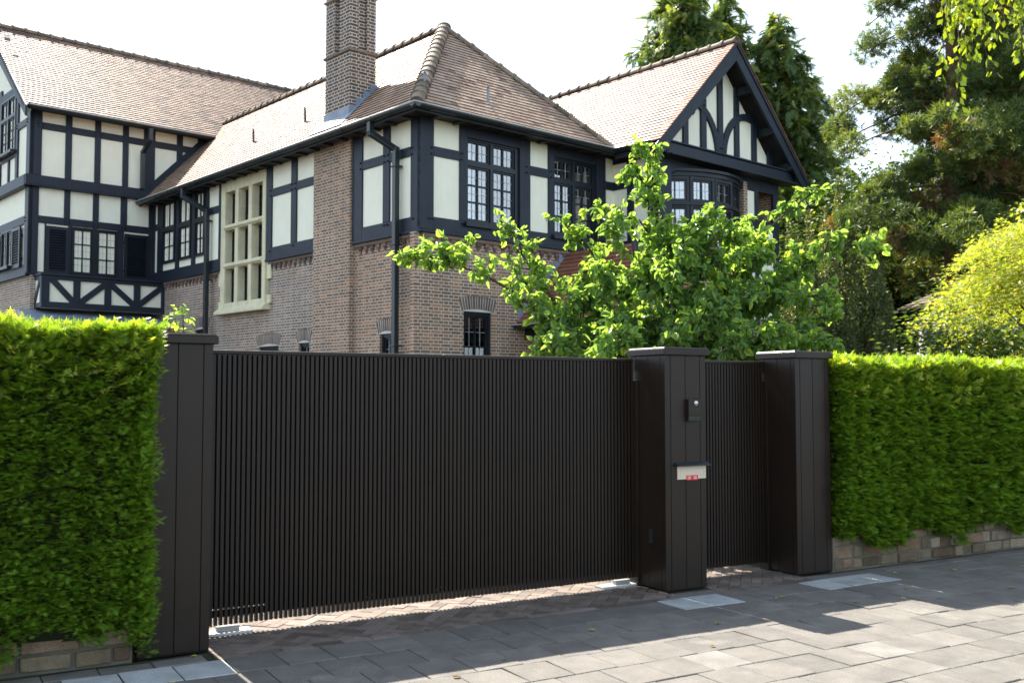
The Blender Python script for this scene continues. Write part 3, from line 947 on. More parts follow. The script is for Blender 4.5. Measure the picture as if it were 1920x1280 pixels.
timber(FG, [(4.95, 5.1, 4.45, 6.33), (9.0, 9.2, 0, 6.33), (8.29, 8.42, 3, 6.33), (5.1, 5.4, 4.68, 6.33)], [(7.98, 9.0, 5.2, 5.4), (5.1, 9.0, 6.05, 6.33)],
       [(6.48, 7.62), (6.48, 7.72), (7.66, 7.62), (7.66, 7.72), (7.03, 6.7), (7.1, 6.7), (7.03, 6.8), (7.1, 6.8)], gable_t, .05, .047)
bm_ = MB(FG); bm_.box(4.75, 9.5, -.05, .30, 6.33, 6.56); bm_.box(4.72, 9.52, -.05, .34, 6.561, 6.60)
bm_.build('bressummer', M['timber'], HOUSE, bevel=.012)
bb = MB(lambda h, d, z: (h, GT - d, z))
for sg, foot in ((-1, 4.42), (1, 9.75)):
    zf = GZ - abs(foot - GS) * .99
    bb.prism([(GS, 0, GZ - .03), (foot, 0, zf - .03), (foot, 0, zf - .33), (GS, 0, GZ - .42)], (0, -.06, 0))
    bb.prism([(GS, .001, GZ - .0), (foot, .001, zf - .0), (foot, .001, zf - .09), (GS, .001, GZ - .09)], (0, .025, 0))
bb.build('bargeboard', M['timber'], HOUSE, bevel=.006)
ve = MB(lambda h, d, z: (h, GT - d, z))
for sg in (-1, 1):
    n = 36
    for k in range(n):
        a, b = k / n, (k + .94) / n
        foot = 4.5 if sg < 0 else 9.67
        pa = (GS + (foot - GS) * a, GZ - abs(foot - GS) * .99 * a); pb = (GS + (foot - GS) * b, GZ - abs(foot - GS) * .99 * b)
        ve.prism([(pa[0], -.2, pa[1] + .004), (pb[0], -.2, pb[1] + .012), (pb[0], -.2, pb[1] + .036), (pa[0], -.2, pa[1] + .02)], (0, .245, 0))
ve.build('verge_tiles', M['tile_edge'], HOUSE)
for h in (7.72, 8.5, 9.2, 6.4, 5.6):
    br = MB(FG)
    z = GZ - .16 - abs(h - GS) * .99
    br.box(h - .09, h + .09, -.05, .4, z - .2, z - .03)
    br.prism([(h - .08, .38, z - .2), (h + .08, .38, z - .2), (h + .08, .38, z - .05), (h - .08, .38, z - .05)], (0, .06, .03))
    br.build('purlin_end', M['frame'], HOUSE, bevel=.006)
rects(FG, 'plaster_panel', [(7.98, 8.29, 5.41, 6.04), (7.98, 9.0, 3.2, 5.19)], 'plaster', -.1, .02)
pr = MB(FG); pr.box(7.84, 7.98, -.1, .06, 0, 6.2); pr.box(4.95, 5.4, -.1, 0, 0, 4.4); pr.box(7.98, 9.2, -.1, 0, 0, 3.2)
pr.build('brick_wall', M['brick'], HOUSE)
rects(FS, 'plaster_panel', [(-1.1, 0, 4.5, 6.4)], 'plaster', -.1, .04)
timber(FS, [(-1.2, -1.0, 4.45, 6.42), (-.62, -.45, 4.68, 6.42)], [(-1.0, -.06, 4.46, 4.68), (-1.0, -.06, 5.765, 5.935), (-1.0, -.06, 6.3, 6.5)])
sw = MB(FS); sw.box(-1.15, 0, -.1, 0, 0, 4.4); sw.build('brick_wall', M['brick'], HOUSE)
wb = MB(lambda h, d, z: (-3.4 - d, h, z))
for sg, foot in ((-1, WT - .1), (1, 2 * WRT - WT + .1)):
    zf = WRZ - abs(foot - WRT) * .811
    wb.prism([(WRT, 0, WRZ - .03), (foot, 0, zf - .03), (foot, 0, zf - .30), (WRT, 0, WRZ - .36)], (0, -.05, 0))
wb.build('bargeboard', M['timber'], HOUSE, bevel=.006)
rr_ = MB(lambda h, d, z: (9.2 + d, h, z)); rr_.box(-1.15, 6, -.1, 0, 0, 6.5); rr_.build('brick_wall', M['brick'], HOUSE)
# bow window of five lights on an arc
bowc, bowr = (6.62, TG + 1.20), 1.60
ang = [R(x) for x in (-52, -31, -10, 11, 32, 52)]
def bow_pt(a, r=bowr):
    return (bowc[0] + r * math.sin(a), bowc[1] - r * math.cos(a))
bw = None
for k in range(5):
    p, q = Vector(bow_pt(ang[k])), Vector(bow_pt(ang[k + 1]))
    t = (q - p).normalized(); nn = Vector((t.y, -t.x)); L = (q - p).length
    FK = (lambda p, t, nn: (lambda h, d, z: (p.x + t.x * h + nn.x * d, p.y + t.y * h + nn.y * d, z)))(p, t, nn)
    window(FK, .0, L, 4.4, 6.0, [(.06, L - .06, 5.5, 5.93, 2, 1), (.06, L - .06, 4.5, 5.36, 2, 2)], depth=0., name='bow_window', niche=.5, glass='glass')
for z0, z1, e in ((6.0, 6.08, .06), (6.085, 6.14, .11), (5.40, 5.46, .07), (4.3, 4.4, .12)):
    hd = MB()
    P = [bow_pt(R(x), bowr + e) for x in range(-54, 55, 4)]
    Q = [bow_pt(R(x), bowr - .12) for x in range(-54, 55, 4)]
    for i in range(len(P) - 1):
        hd.hexa([(*Q[i], z0), (*Q[i + 1], z0), (*P[i + 1], z0), (*P[i], z0), (*Q[i], z1), (*Q[i + 1], z1), (*P[i + 1], z1), (*P[i], z1)])
    hd.build('bow_moulding', M['frame'], HOUSE)
bs = MB()
P = [bow_pt(R(x), bowr - .02) for x in range(-54, 55, 4)]
for i in range(len(P) - 1):
    bs.poly([(*P[i], 0), (*P[i + 1], 0), (*P[i + 1], 4.3), (*P[i], 4.3)])
bs.build('brick_wall', M['brick'], HOUSE, recalc=False)
sf = MB(); sf.box(4.98, 9.5, GT + .05, TG + .04, 6.30, 6.325); sf.build('eaves_soffit', M['soffit'], HOUSE)

# porch roof behind the fruit tree
slope_from([(2.25, -3.2, 2.9), (2.25, .0, 2.9), (3.62, .0, 4.36), (3.62, -1.75, 4.36)], 7, mats=('tile_edge', 'tile_edge'))
slope_from([(2.25, -3.2, 2.9), (5.0, -3.2, 2.9), (3.62, -1.75, 4.36)], 8, mats=('tile_edge', 'tile_edge'))
slope_from([(5.0, -3.2, 2.9), (5.0, -1.15, 2.9), (3.62, -1.15, 4.36), (3.62, -1.75, 4.36)], 9, mats=('tile_edge', 'tile_edge'))
pf = MB(FR)
for k in range(9):
    s0 = 2.3 + k * .15; z0 = 2.92 + (s0 - 2.25) * 1.065
    pf.box(s0, s0 + .155, .002, .02 + .001 * k, z0 - .03, z0 + .22)
pf.build('lead_flashing', M['lead'], HOUSE)
gutter((2.2, -.02, 2.86), (2.2, -3.26, 2.86), (-1, 0, 0)); gutter((2.14, -3.26, 2.86), (5.05, -3.26, 2.86), (0, -1, 0))
hc = MB(); hc.tube([(2.27, -3.18, 2.95), (3.62, -1.76, 4.42)], .07, 8); hc.build('hip_coping', M['frame'], HOUSE)
pw = MB()
for s in (2.45, 4.75):
    pw.box(s, s + .14, -3.0, -2.86, 0, 2.85)
pw.box(2.4, 4.95, -3.0, -2.86, 2.62, 2.85); pw.box(2.45, 2.6, -2.86, 0, 2.62, 2.85)
pw.build('porch_post', M['frame'], HOUSE, bevel=.01)
# closed back sides so that no daylight shows through the rooms
bk = MB(); bk.box(4.85, 4.95, .0, 12, 0, 6.4); bk.box(-3.07, 9.2, 17.5, 17.6, 0, 8.2); bk.box(-.0, 4.9, 12, 12.1, 0, 6.4); bk.box(8, 8.1, 11.5, 17.5, 0, 8.2); bk.box(1.6, 8.0, T1 - .1, T1, 6.2, 8.3)
bk.build('brick_wall', M['brick'], HOUSE)

# ================================================================== GATES, PILLARS (frame: a along the gate, b away from the street)
GA = R(30.4)
GO = Vector((-2.24, 6.12, 0))
gu, gn = Vector((math.cos(GA), math.sin(GA), 0)), Vector((-math.sin(GA), math.cos(GA), 0))
def gw(a, b, z=0):
    return GO + gu * a + gn * b + Vector((0, 0, z))
def gthing(name, label, cat, a, b, group=None, z=0):
    return thing(name, label, cat, gw(a, b, z), GA, group)

PW, PD, PH = .425, .44, 1.90
def pillar(a0, label):
    t = gthing('gate_pillar', label, 'pillar', a0 + PW / 2, PD / 2, 'gate pillars')
    w, d = PW / 2, PD / 2
    core = MB()
    core.box(-w + .012, w - .012, -d + .012, d - .012, .0, PH - .01)
    co = core.build('core', M['gate_b'], t)
    sh = MB()
    for f in range(4):
        A = w if f % 2 == 0 else d
        B = d if f % 2 == 0 else w
        ca, sa = (1, 0, -1, 0)[f], (0, 1, 0, -1)[f]
        sh.F = (lambda ca, sa: (lambda x, y, z: (x * ca - y * sa, x * sa + y * ca, z)))(ca, sa)
        cs = .055
        for p, q in ((-A, -A + cs), (-A + cs + .005, -.0025), (.0025, A - cs - .005), (A - cs, A)):
            lo = p + (.0 if p > -A + 1e-6 else .012) ; hi = q - (.0 if q < A - 1e-6 else .0)
            sh.box(p if p > -A + 1e-6 else p + .0005, q if q < A - 1e-6 else q - .0005, -B, -B + .0115, .012, PH)
    sh.build('cladding_board', M['gate'], t, bevel=.0018)
    cp = MB()
    cp.box(-w - .028, w + .028, -d - .028, d + .028, PH + .001, PH + .052)
    cp.hexa([(-w - .026, -d - .026, PH + .0521), (w + .026, -d - .026, PH + .0521), (w + .026, d + .026, PH + .0521), (-w - .026, d + .026, PH + .0521),
             (-w - .012, -d - .012, PH + .066), (w + .012, -d - .012, PH + .066), (w + .012, d + .012, PH + .066), (-w - .012, d + .012, PH + .066)])
    cp.build('cap', M['gate'], t, bevel=.006)
    return t
p1 = pillar(-.005, 'dark panelled gate pillar half covered by the left yew hedge')
p2 = pillar(4.03, 'dark panelled gate pillar carrying the intercom and letterbox')
p3 = pillar(5.495, 'dark panelled gate pillar standing next to the right yew hedge')
hb = MB()
hb.box(-PW / 2 - .03, -PW / 2 - .0005, -.055, -.035, .37, .48)
hb.box(-PW / 2 - .034, -PW / 2 - .001, -.02, -.035 + .004, .375, .385)
hb.build('pull_handle', M['metal_dark'], p2, bevel=.002)

SB = .375    # street face of the slats
def slat_gate(name, label, a0, a1, z0=.064, z1=1.882, slits=()):
    t = gthing(name, label, 'gate', (a0 + a1) / 2, SB)
    L = a1 - a0
    x0 = -L / 2
    n = round(L / .0338)
    pit = L / n
    sl = MB()
    for k in range(n):
        x = x0 + pit * k
        sl.box(x + .0065, x + pit - .0065, 0, .034, z0, z1 - .03)
    sl.build('slats', M['gate'], t)
    bp = MB()
    edges = [x0] + sorted(slits) + [-x0]
    for p, q in zip(edges, edges[1:]):
        bp.box(p + (.0025 if p > x0 else 0), q - (.0025 if q < -x0 else 0), .0345, .040, z0 + (.1035 if p == x0 and slits else .09), z1 - .04)
    bp.box(x0, -x0, .035, .044, z0 + .045, z0 + .095)
    bp.box(x0, -x0, .041, .075, z1 - .1, z1 - .032)
    bp.build('backing_frame', M['gate_b'], t)
    tr = MB()
    m = max(1, round(L / 1.45))
    for k in range(m):
        p, q = x0 + L * k / m, x0 + L * (k + 1) / m
        tr.box(p + .001, q - .001, -.004, .08, z1 - .03, z1)
    tr.build('top_rail', M['gate'], t, bevel=.008)
    for k in range(int(L / .55) + 1):
        for dz, dx in ((.03, 0), (.045, .034)):
            x = x0 + .08 + k * .55 + dx
            bo = MB()
            if x < -x0 - .03:
                bo.tube([(x + .001, .001, z0 + .05 + dz), (x + .001, -.006, z0 + .05 + dz)], .008, 8)
                bo.build('bolt', M['gate'], t)
    return t
g1 = slat_gate('sliding_gate', 'wide dark gate of closely set vertical slats between the left and middle pillars', .436, 4.0, slits=(-1.33, -1.296))
for x in (-1.70, 1.55):
    rc = MB()
    rc.box(x - .10, x + .28, -.02, .1, -.005 + .004, .016)
    rc.box(x + .05, x + .2, .02, .06, .016, .05, 1)
    rc.build('roller_carriage', [M['steel'], M['kerb']], g1, bevel=.002)
g2 = slat_gate('pedestrian_gate', 'narrow dark slatted gate between the two right hand pillars', 4.457, 5.475)
for a, lab in ((4.008, 'thin dark receiver post between the wide gate and the middle pillar'), (5.478, 'thin dark hinge post between the narrow gate and the right pillar')):
    t = gthing('gate_post', lab, 'post', a, SB + .02)
    mb = MB(); mb.box(-.004, .016, -.06, .05, 0, 1.70)
    mb.build('upright', M['gate'], t, bevel=.002)
    mb = MB(); mb.box(-.003, .015, -.064, -.0605, 1.2, 1.35); mb.build('catch_plate', M['gate'], t)
    mb = MB(); mb.box(-.003, .015, -.064, -.0605, .55, .7)
    mb.build('catch_plate', M['gate'], t)

# intercom
ic = gthing('intercom', 'small dark door intercom with round lens on the middle pillar', 'intercom', 4.308, -.002, z=1.453)
mb = MB(); mb.box(-.062, .062, -.036, .0, -.045, .09); mb.build('housing', M['gate'], ic, bevel=.004)
mb = MB(); mb.box(-.062, .062, -.034, .0, -.09, -.0455); mb.build('button_panel', M['dkgreen'], ic, bevel=.003)
mb = MB(); mb.tube([(.012, -.036, .058), (.012, -.043, .058), (.012, -.0435, .058)], [.019, .019, .016], 20); lens = mb.build('lens_ring', M['chrome'], ic, smooth=False)
mb = MB()
for k in range(5):
    a0, a1 = R(18 * k), R(18 * (k + 1))
    r0, r1 = .0145 * math.cos(a0), .0145 * math.cos(a1)
    y0, y1 = -.043 - .01 * math.sin(a0), -.043 - .01 * math.sin(a1)
    for j in range(20):
        b0, b1 = 2 * math.pi * j / 20, 2 * math.pi * (j + 1) / 20
        mb.poly([(.012 + r0 * math.cos(b0), y0, .058 + r0 * math.sin(b0)), (.012 + r0 * math.cos(b1), y0, .058 + r0 * math.sin(b1)),
                 (.012 + r1 * math.cos(b1), y1, .058 + r1 * math.sin(b1)), (.012 + r1 * math.cos(b0), y1, .058 + r1 * math.sin(b0))])
mb.build('lens', M['chrome'], lens, smooth=True)

# letterbox
lb = gthing('letterbox', 'pale letter flap with two red stickers under a dark hood on the middle pillar', 'letterbox', 4.296, -.002, z=.946)
mb = MB(); mb.box(-.150, .150, -.010, 0, -.053, .052); fl_ = mb.build('flap', M['flap'], lb, bevel=.002)
mb = MB()
for r in ((-.125, .125, -.0115, -.0101, .030, .032), (-.125, .125, -.0115, -.0101, -.028, -.026), (-.125, -.123, -.0115, -.0101, -.026, .03), (.123, .125, -.0115, -.0101, -.026, .03)):
    mb.box(*r)
mb.build('embossed_line', M['steel'], fl_)
mb = MB()
mb.prism([(-.172, 0, .054), (-.172, -.052, .054), (-.172, -.052, .06), (-.172, 0, .084)], (.344, 0, 0))
mb.build('hood', M['metal_dark'], lb, bevel=.002)
def text_mesh(name, body, size, loc, mat, parent):
    cu = bpy.data.curves.new(name, 'FONT')
    cu.body = body; cu.size = size; cu.extrude = .0003; cu.align_x = 'CENTER'
    ob = bpy.data.objects.new(name, cu)
    COL.objects.link(ob)
    bpy.context.view_layer.update()
    me = bpy.data.meshes.new_from_object(ob.evaluated_get(bpy.context.evaluated_depsgraph_get()))
    bpy.data.objects.remove(ob)
    me.materials.clear(); me.materials.append(mat)
    o = bpy.data.objects.new(name, me)
    COL.objects.link(o)
    o.parent = parent
    o.rotation_euler = (R(90), 0, 0); o.location = loc
    return o
for x in (-.031, .031):
    mb = MB(); mb.box(x - .029, x + .029, -.0125, -.0102, -.062, -.022)
    s_ = mb.build('sticker', M['red'], lb)
    text_mesh('lettering', 'NEE', .019, (x, -.0128, -.042), M['white'], s_)
    mb = MB(); mb.box(x - .018, x + .018, -.0131, -.0126, -.052, -.048); mb.build('lettering', M['white'], s_)

# ================================================================== GROUND
gr = MB()
gr.box(-140, 140, -60, 200, -.4, -.05)
tag(gr.build('ground', M['soil']), kind='structure')
GF = lambda a, b, z: tuple(gw(a, b, z))
# pavement of 30 cm concrete tiles with real joints
pv = MB(GF)
rows = [-.07, -.23, -.57] + [-.57 - .335 * k for k in range(1, 11)]
for r in range(len(rows) - 1):
    b1, b0 = rows[r], rows[r + 1]
    sh = .15 if r % 2 == 1 else 0.0
    if r == 0: sh = .06
    for k in range(-22, 48):
        a0 = k * .30 + sh; a1 = a0 + .30
        if r == 0 and (.42 < a1 - .1 and a0 + .1 < 4.03 or 4.46 < a1 - .1 and a0 + .1 < 5.49):
            continue
        pale = r == 1 and any(abs(a0 - q) < .02 for q in (-.45, -.15, .15, 3.75, 4.05, 5.25, 5.55, 5.85))
        c = .97 + .03 * random.random() if pale else min(.88, max(0, random.gauss(.48, .2)))
        if (r, k) in ((6, 13), (5, 9)): c = .905
        j = [random.uniform(-.0035, .0035) for _ in range(4)]
        g = random.uniform(.0015, .004); o = random.uniform(-.004, .004)
        tl = random.uniform(-.002, .002)
        p = [(a0 + g, b0 + g + o), (a1 - g, b0 + g + o), (a1 - g, b1 - g + o), (a0 + g, b1 - g + o)]
        e = .004
        zt = [(-.001 if not pale else .001) + tl + q for q in j]
        pin = [(a0 + g + e, b0 + g + o + e), (a1 - g - e, b0 + g + o + e), (a1 - g - e, b1 - g + o - e), (a0 + g + e, b1 - g + o - e)]
        pv.poly([(*pin[i], zt[i]) for i in range(4)], 0, c)
        for i in range(4):
            i2 = (i + 1) % 4
            pv.poly([(*p[i], zt[i] - e), (*p[i2], zt[i2] - e), (*pin[i2], zt[i2]), (*pin[i], zt[i])], 0, c)
            pv.poly([(*p[i], -.03), (*p[i2], -.03), (*p[i2], zt[i2] - e), (*p[i], zt[i] - e)], 0, c * .6)
tag(pv.build('pavement', M['paver'], recalc=False), kind='structure')
bd = MB(GF); bd.box(-7, 15, rows[-1] - .02, -.0, -.045, -.010)
tag(bd.build('paving_bed', M['joint']), kind='structure')
kb = MB(GF)
for k in range(-7, 15):
    kb.box(k + .003, k + .997, rows[-1] - .16, rows[-1] - .022, -.2, -.004)
tag(kb.build('kerb', M['kerb'], bevel=.015), kind='structure')
rd = MB(GF); rd.box(-30, 40, -11, rows[-1] - .162, -.2, -.12); rd.box(-30, 40, -16, -11.002, -.2, 0.0, 1)
tag(rd.build('road', [M['asphalt'], M['kerb']]), kind='structure')

# driveway of herringbone klinkers
def herringbone(mb, a0, a1, b0, b1, w=.088, l=.176, g=.004):
    c45 = math.cos(R(45))
    N = int((max(a1 - a0, b1 - b0) * 2) / w) + 10
    rect = [(a0, b0), (a1, b0), (a1, b1), (a0, b1)]
    ca, cb = (a0 + a1) / 2, (b0 + b1) / 2
    def put(x0, y0, x1, y1):
        q = [(x0 + g / 2, y0 + g / 2), (x1 - g / 2, y0 + g / 2), (x1 - g / 2, y1 - g / 2), (x0 + g / 2, y1 - g / 2)]
        q = [(ca + (x - y) * c45, cb + (x + y) * c45) for x, y in q]
        if all(p[0] < a0 or p[0] > a1 or p[1] < b0 or p[1] > b1 for p in q) : return
        for A, B, C in ((1, 0, a1), (-1, 0, -a0), (0, 1, b1), (0, -1, -b0)):
            q = clip(q, A, B, C)
            if len(q) < 3: return
        c = min(1, max(0, random.gauss(.5, .22)))
        z = random.uniform(-.003, .002)
        tl = random.uniform(-.02, .02), random.uniform(-.02, .02)
        m = sum(p[0] for p in q) / len(q), sum(p[1] for p in q) / len(q)
        top = [(p[0], p[1], z + (p[0] - m[0]) * tl[0] + (p[1] - m[1]) * tl[1]) for p in q]
        mb.poly(top, 0, c)
        for i in range(len(q)):
            i2 = (i + 1) % len(q)
            mb.poly([(*q[i], -.03), (*q[i2], -.03), top[i2], top[i]], 0, c * .6)
    for i in range(-N, N):
        for j in range(-N, N):
            # herringbone: step pattern with period 2l
            k = (i - j) % 4
            x, y = i * w, j * w
            if k == 0: put(x, y, x + l, y + w)
            elif k == 3: put(x, y, x + w, y + l)
dw = MB(GF)
herringbone(dw, .42, 4.02, -.15, 3.2)
herringbone(dw, 4.46, 5.49, -.15, 2.2)
for a0, a1 in ((.42, 4.02), (4.46, 5.49)):
    x = a0
    while x < a1 - .02:
        e = min(x + .2, a1)
        dw.box(x + .002, e - .002, -.232, -.153, -.03, random.uniform(-.003, .002)); x += .2
tag(dw.build('driveway', M['klinker'], recalc=False), kind='structure')
d2 = MB(GF); d2.box(.42, 5.6, -.235, 3.2, -.045, -.012); d2.box(.2, 5.7, 3.2, 9, -.045, -.005, 1)
tag(d2.build('driveway_bed', [M['joint'], M['klinker']]), kind='structure')

# low stone walls under the hedges
def stone_wall(label, a0, a1, h, bf, seed):
    t = gthing('stone_wall', label, 'wall', (a0 + a1) / 2, bf + .15)
    rr = random.Random(seed)
    am = (a0 + a1) / 2
    mb = MB(lambda a, b, z: (a - am, b - bf - .15, z))
    mo = MB(lambda a, b, z: (a - am, b - bf - .15, z))
    mo.box(a0, a1, bf + .014, bf + .3, -.05, h - .01)
    z = .0
    while z < h - .03:
        hh = min(rr.uniform(.08, .16), h - z)
        if h - z - hh < .05: hh = h - z
        a = a0 + .004
        while a < a1 - .03:
            l = rr.uniform(.10, .34)
            if a + l > a1 - .06: l = a1 - a - .004
            ins = [rr.uniform(0, .022) for _ in range(8)]
            dpt = rr.uniform(-.012, .008)
            g = rr.uniform(.003, .008)
            x0, x1, z0, z1 = a + g, a + l - g, z + g * .7, z + hh - g * .7
            c = rr.random()
            y0 = bf + dpt
            f = [(x0 + ins[0] * .5, y0, z0 + ins[1] * .5), (x1 - ins[2] * .5, y0 + .004, z0 + ins[3] * .5), (x1 - ins[4] * .5, y0 + .003, z1 - ins[5] * .5), (x0 + ins[6] * .5, y0, z1 - ins[7] * .5)]
            bk_ = [(x0, bf + .03, z0), (x1, bf + .03, z0), (x1, bf + .03, z1), (x0, bf + .03, z1)]
            mb.hexa([bk_[0], bk_[1], f[1], f[0], bk_[3], bk_[2], f[2], f[3]], 0, c)
            a += l
        z += hh
    mb.build('stonework', M['wallstone'], t, bevel=.011)
    mo.build('mortar', M['wallmortar'], t)
    return t
stone_wall('low brown stone wall below the left yew hedge', -4.5, -.03, .27, .0, 3)
stone_wall('low brown stone wall below the right yew hedge', 5.93, 14.5, .30, -.015, 4)

# ================================================================== HEDGES
SP_N = sprig(5, 1, .66, .15, 66)
SP_F = sprig(4, 1, .70, .20, 66)
UPV = np.array([0, 0, 1.])
def lnoise(x, y, s):
    return (np.sin(x * 3.1 + s) + np.sin(y * 4.3 + s * 2.1) + np.sin(x * 7.7 + y * 5.1 + s * .7) * .6 + np.sin(x * 13 - y * 11 + s) * .35) / 3

def hedge(label, a0, a1, b0, b1, z0, z1, dens, size, tmpl, seed, near=None, shoot_n=200, end_sides=(0, 0)):
    """a0..a1 along the street, b0 the street face; near=(lo,hi): the part needing full density"""
    base = gw((a0 + a1) / 2, b0, 0)
    t = thing('yew_hedge', label, 'hedge', base, GA)
    am = (a0 + a1) / 2
    tv, tf = tmpl
    ch_ = []
    def zone(n, kind):
        if kind == 'front':
            if near:
                k = rng.random(n) < .75
                a = np.where(k, rng.uniform(near[0], near[1], n), rng.uniform(a0, a1, n))
            else:
                a = a0 + (a1 - a0) * rng.random(n) ** 1.35
            z = rng.uniform(z0 - .03, z1, n)
            dep = np.abs(rng.normal(0, .06, n)) * (rng.random(n) < .8) + .07 * np.clip(lnoise(a * 9, z * 11, seed + 9) * 2.2 - .25, 0, 1)
            bulge = lnoise(a, z, seed) * .045 + .17 * np.clip((z - z1 + .28) / .28, 0, 1) ** 1.5
            drop = .05 * np.clip((.45 - z) / .45, 0, 1) * np.sin(a * 5 + seed); z = z - .09 * np.clip((.6 - z) / .4, 0, 1) * (np.sin(a * 6.3 + seed) + .5 * np.sin(a * 15))
            b = b0 + bulge + dep + drop
            lo = np.where(z < z1 - .3, 1., 1.7); out = np.stack([rng.normal(0, .6, n), -np.ones(n), rng.normal(.10, .16, n) * lo], -1)
        elif kind == 'top':
            a = rng.uniform(near[0] if near else a0, near[1] if near else a1, n)
            b = b0 + (b1 - b0) * rng.random(n) ** 1.4
            z = z1 + lnoise(a * 1.3, b, seed + 5) * .06 - np.abs(rng.normal(0, .05, n))
            out = np.stack([rng.normal(0, .6, n), rng.normal(-.2, .6, n), np.abs(rng.normal(.7, .4, n))], -1)
        elif kind in ('right', 'left'):
            sg = 1 if kind == 'right' else -1
            b = rng.uniform(b0, b1, n); z = rng.uniform(z0, z1, n)
            a = (a1 if sg > 0 else a0) - sg * (np.abs(rng.normal(0, .05, n)) + .03 * lnoise(b, z, seed + 3))
            out = np.stack([sg * np.ones(n), rng.normal(-.2, .5, n), rng.normal(.2, .35, n)], -1)
        P = np.stack([a - am, b - b0, z], -1)
        return P, norm(out), z
    def clustered(n, kind, m=5, spread=.014):
        P, out, z = zone(max(1, n // m), kind)
        k = len(P) * m
        P = np.repeat(P, m, 0) + rng.normal(0, spread, (k, 3))
        out = norm(np.repeat(out, m, 0) * .75 + rng.normal(0, .45, (k, 3)) * np.array([1, .5, .35]))
        return P, out, np.repeat(z, m)
    def put(P, out, z, sc, tone, young):
        n = len(P)
        up = norm(UPV + rng.normal(0, .26, (n, 3)))
        X, Y, Z = frames(out, up)
        ch_.append(scatter(tv, tf, P, X, Y, Z, sc, tone, young))
    H = z1 - z0
    La = (near[1] - near[0]) if near else (a1 - a0)
    for kind, area in (('front', La * H / (.75 if near else 1)), ('top', La * (b1 - b0)), ('right', (b1 - b0) * H * end_sides[1]), ('left', (b1 - b0) * H * end_sides[0])):
        n = int(area * dens * (.75 if kind == 'top' else 1))
        if n < 1: continue
        P, out, z = clustered(n, kind)
        n = len(P)
        topz = np.clip((z - (z1 - .28)) / .28, 0, 1)
        sc = size * rng.uniform(.7, 1.35, n) * (1 + .5 * topz)
        tone = rng.normal(.5, .22, n) + lnoise(P[:, 0] * 2, P[:, 2] * 2, seed) * .15
        yg = rng.random(n) * (.18 + .5 * topz * (rng.random(n) < .6))
        put(P, out, z, sc, tone, yg)
    # loose shoots: a twig with side sprays
    st = MB(); tw_ = []
    for k in range(shoot_n):
        a = rng.uniform(*(near if near else (a0, a1))); bb_ = b0 + .06 + (b1 - b0 - .06) * rng.random() ** 1.8
        top = rng.random() < .7
        if top:
            p = np.array([a - am, bb_ - b0, z1 - .10]); d = norm(np.array([rng.normal(0, .35), rng.normal(-.18, .35), 1.0])); L = rng.uniform(.08, .21)
        else:
            p = np.array([a - am, rng.normal(.05, .03), rng.uniform(z1 - .45, z1 - .05)]); d = norm(np.array([rng.normal(0, .5), -.8, rng.uniform(.2, .9)])); L = rng.uniform(.08, .17)
        m = int(L / .016)
        tt = np.linspace(.15, 1, m)
        P = p + d * L * tt[:, None]
        sgn = np.where(np.arange(m) % 2 == 0, 1, -1)[:, None]
        side = norm(np.cross(d, rng.normal(size=3)))
        out = norm(d * .7 + side * sgn * .8 + rng.normal(0, .2, (m, 3)))
        put(P, out, P[:, 2], size * (1.5 - .6 * tt) * rng.uniform(.8, 1.1), rng.normal(.6, .15, m), np.clip(.25 + .6 * tt * rng.uniform(.3, 1), 0, 1))
        tw_.append((tuple(p - d * .1), tuple(p + d * L)))
    if end_sides[1]:
        for k in range(26):   # a few sprays escaping past the pillar edge
            z = rng.uniform(z0, z1); p = np.array([a1 - am - .02, rng.uniform(-.02, .15), z]); d = norm(np.array([1, -.25, rng.uniform(-.1, .5)])); L = rng.uniform(.03, .10)
            m = 5; tt = np.linspace(.2, 1, m); P = p + d * L * tt[:, None]
            sgn = np.where(np.arange(m) % 2 == 0, 1, -1)[:, None]
            out = norm(d * .9 + np.array([0, .1, .8]) * sgn * .6 + rng.normal(0, .15, (m, 3)))
            put(P, out, P[:, 2], size * 1.1, rng.normal(.6, .15, m), rng.uniform(.1, .4, m))
    np_obj('foliage', ch_, M['yew'], t)
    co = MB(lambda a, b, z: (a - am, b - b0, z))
    co.box(a0 + .12, a1 - .12, b0 + .13, b1 - .1, z0 - .03, z1 - .14)  # solid dark box added inside the hedge to block light
    rr = random.Random(seed)
    for k in range(int((a1 - a0) * 5)):
        a = rr.uniform(a0 + .15, a1 - .1); b = rr.uniform(b0 + .1, b0 + .3)
        co.tube([(a, b, .1), (a + rr.uniform(-.1, .1), b - .03, .8), (a + rr.uniform(-.2, .2), b + rr.uniform(-.1, .1), z1 - .1)], [.016, .010, .004], 5)
        for j in range(4):
            z = rr.uniform(z0, z1 - .2)
            co.tube([(a, b, z), (a + rr.uniform(-.12, .12), b - .14, z + rr.uniform(.05, .15))], [.005, .002], 4)
    co.F = ID
    for q in tw_:
        co.tube(q, [.0035, .0015], 4, 1)
    co.build('branches_and_light_block', [M['yew_core'], M['bark']], t)
    return t
hedge('tall clipped yew hedge filling the left edge beside the wide gate', -4.2, .03, -.13, .95, .19, 1.965, 12800, .031, SP_N, 1.3, near=(-1.15, .05), shoot_n=230, end_sides=(0, 1))
hedge('long clipped yew hedge right of the narrow gate', 6.0, 13.6, -.10, 1.0, .27, 1.85, 7200, .042, SP_F, 4.1, shoot_n=520, end_sides=(.8, 0))

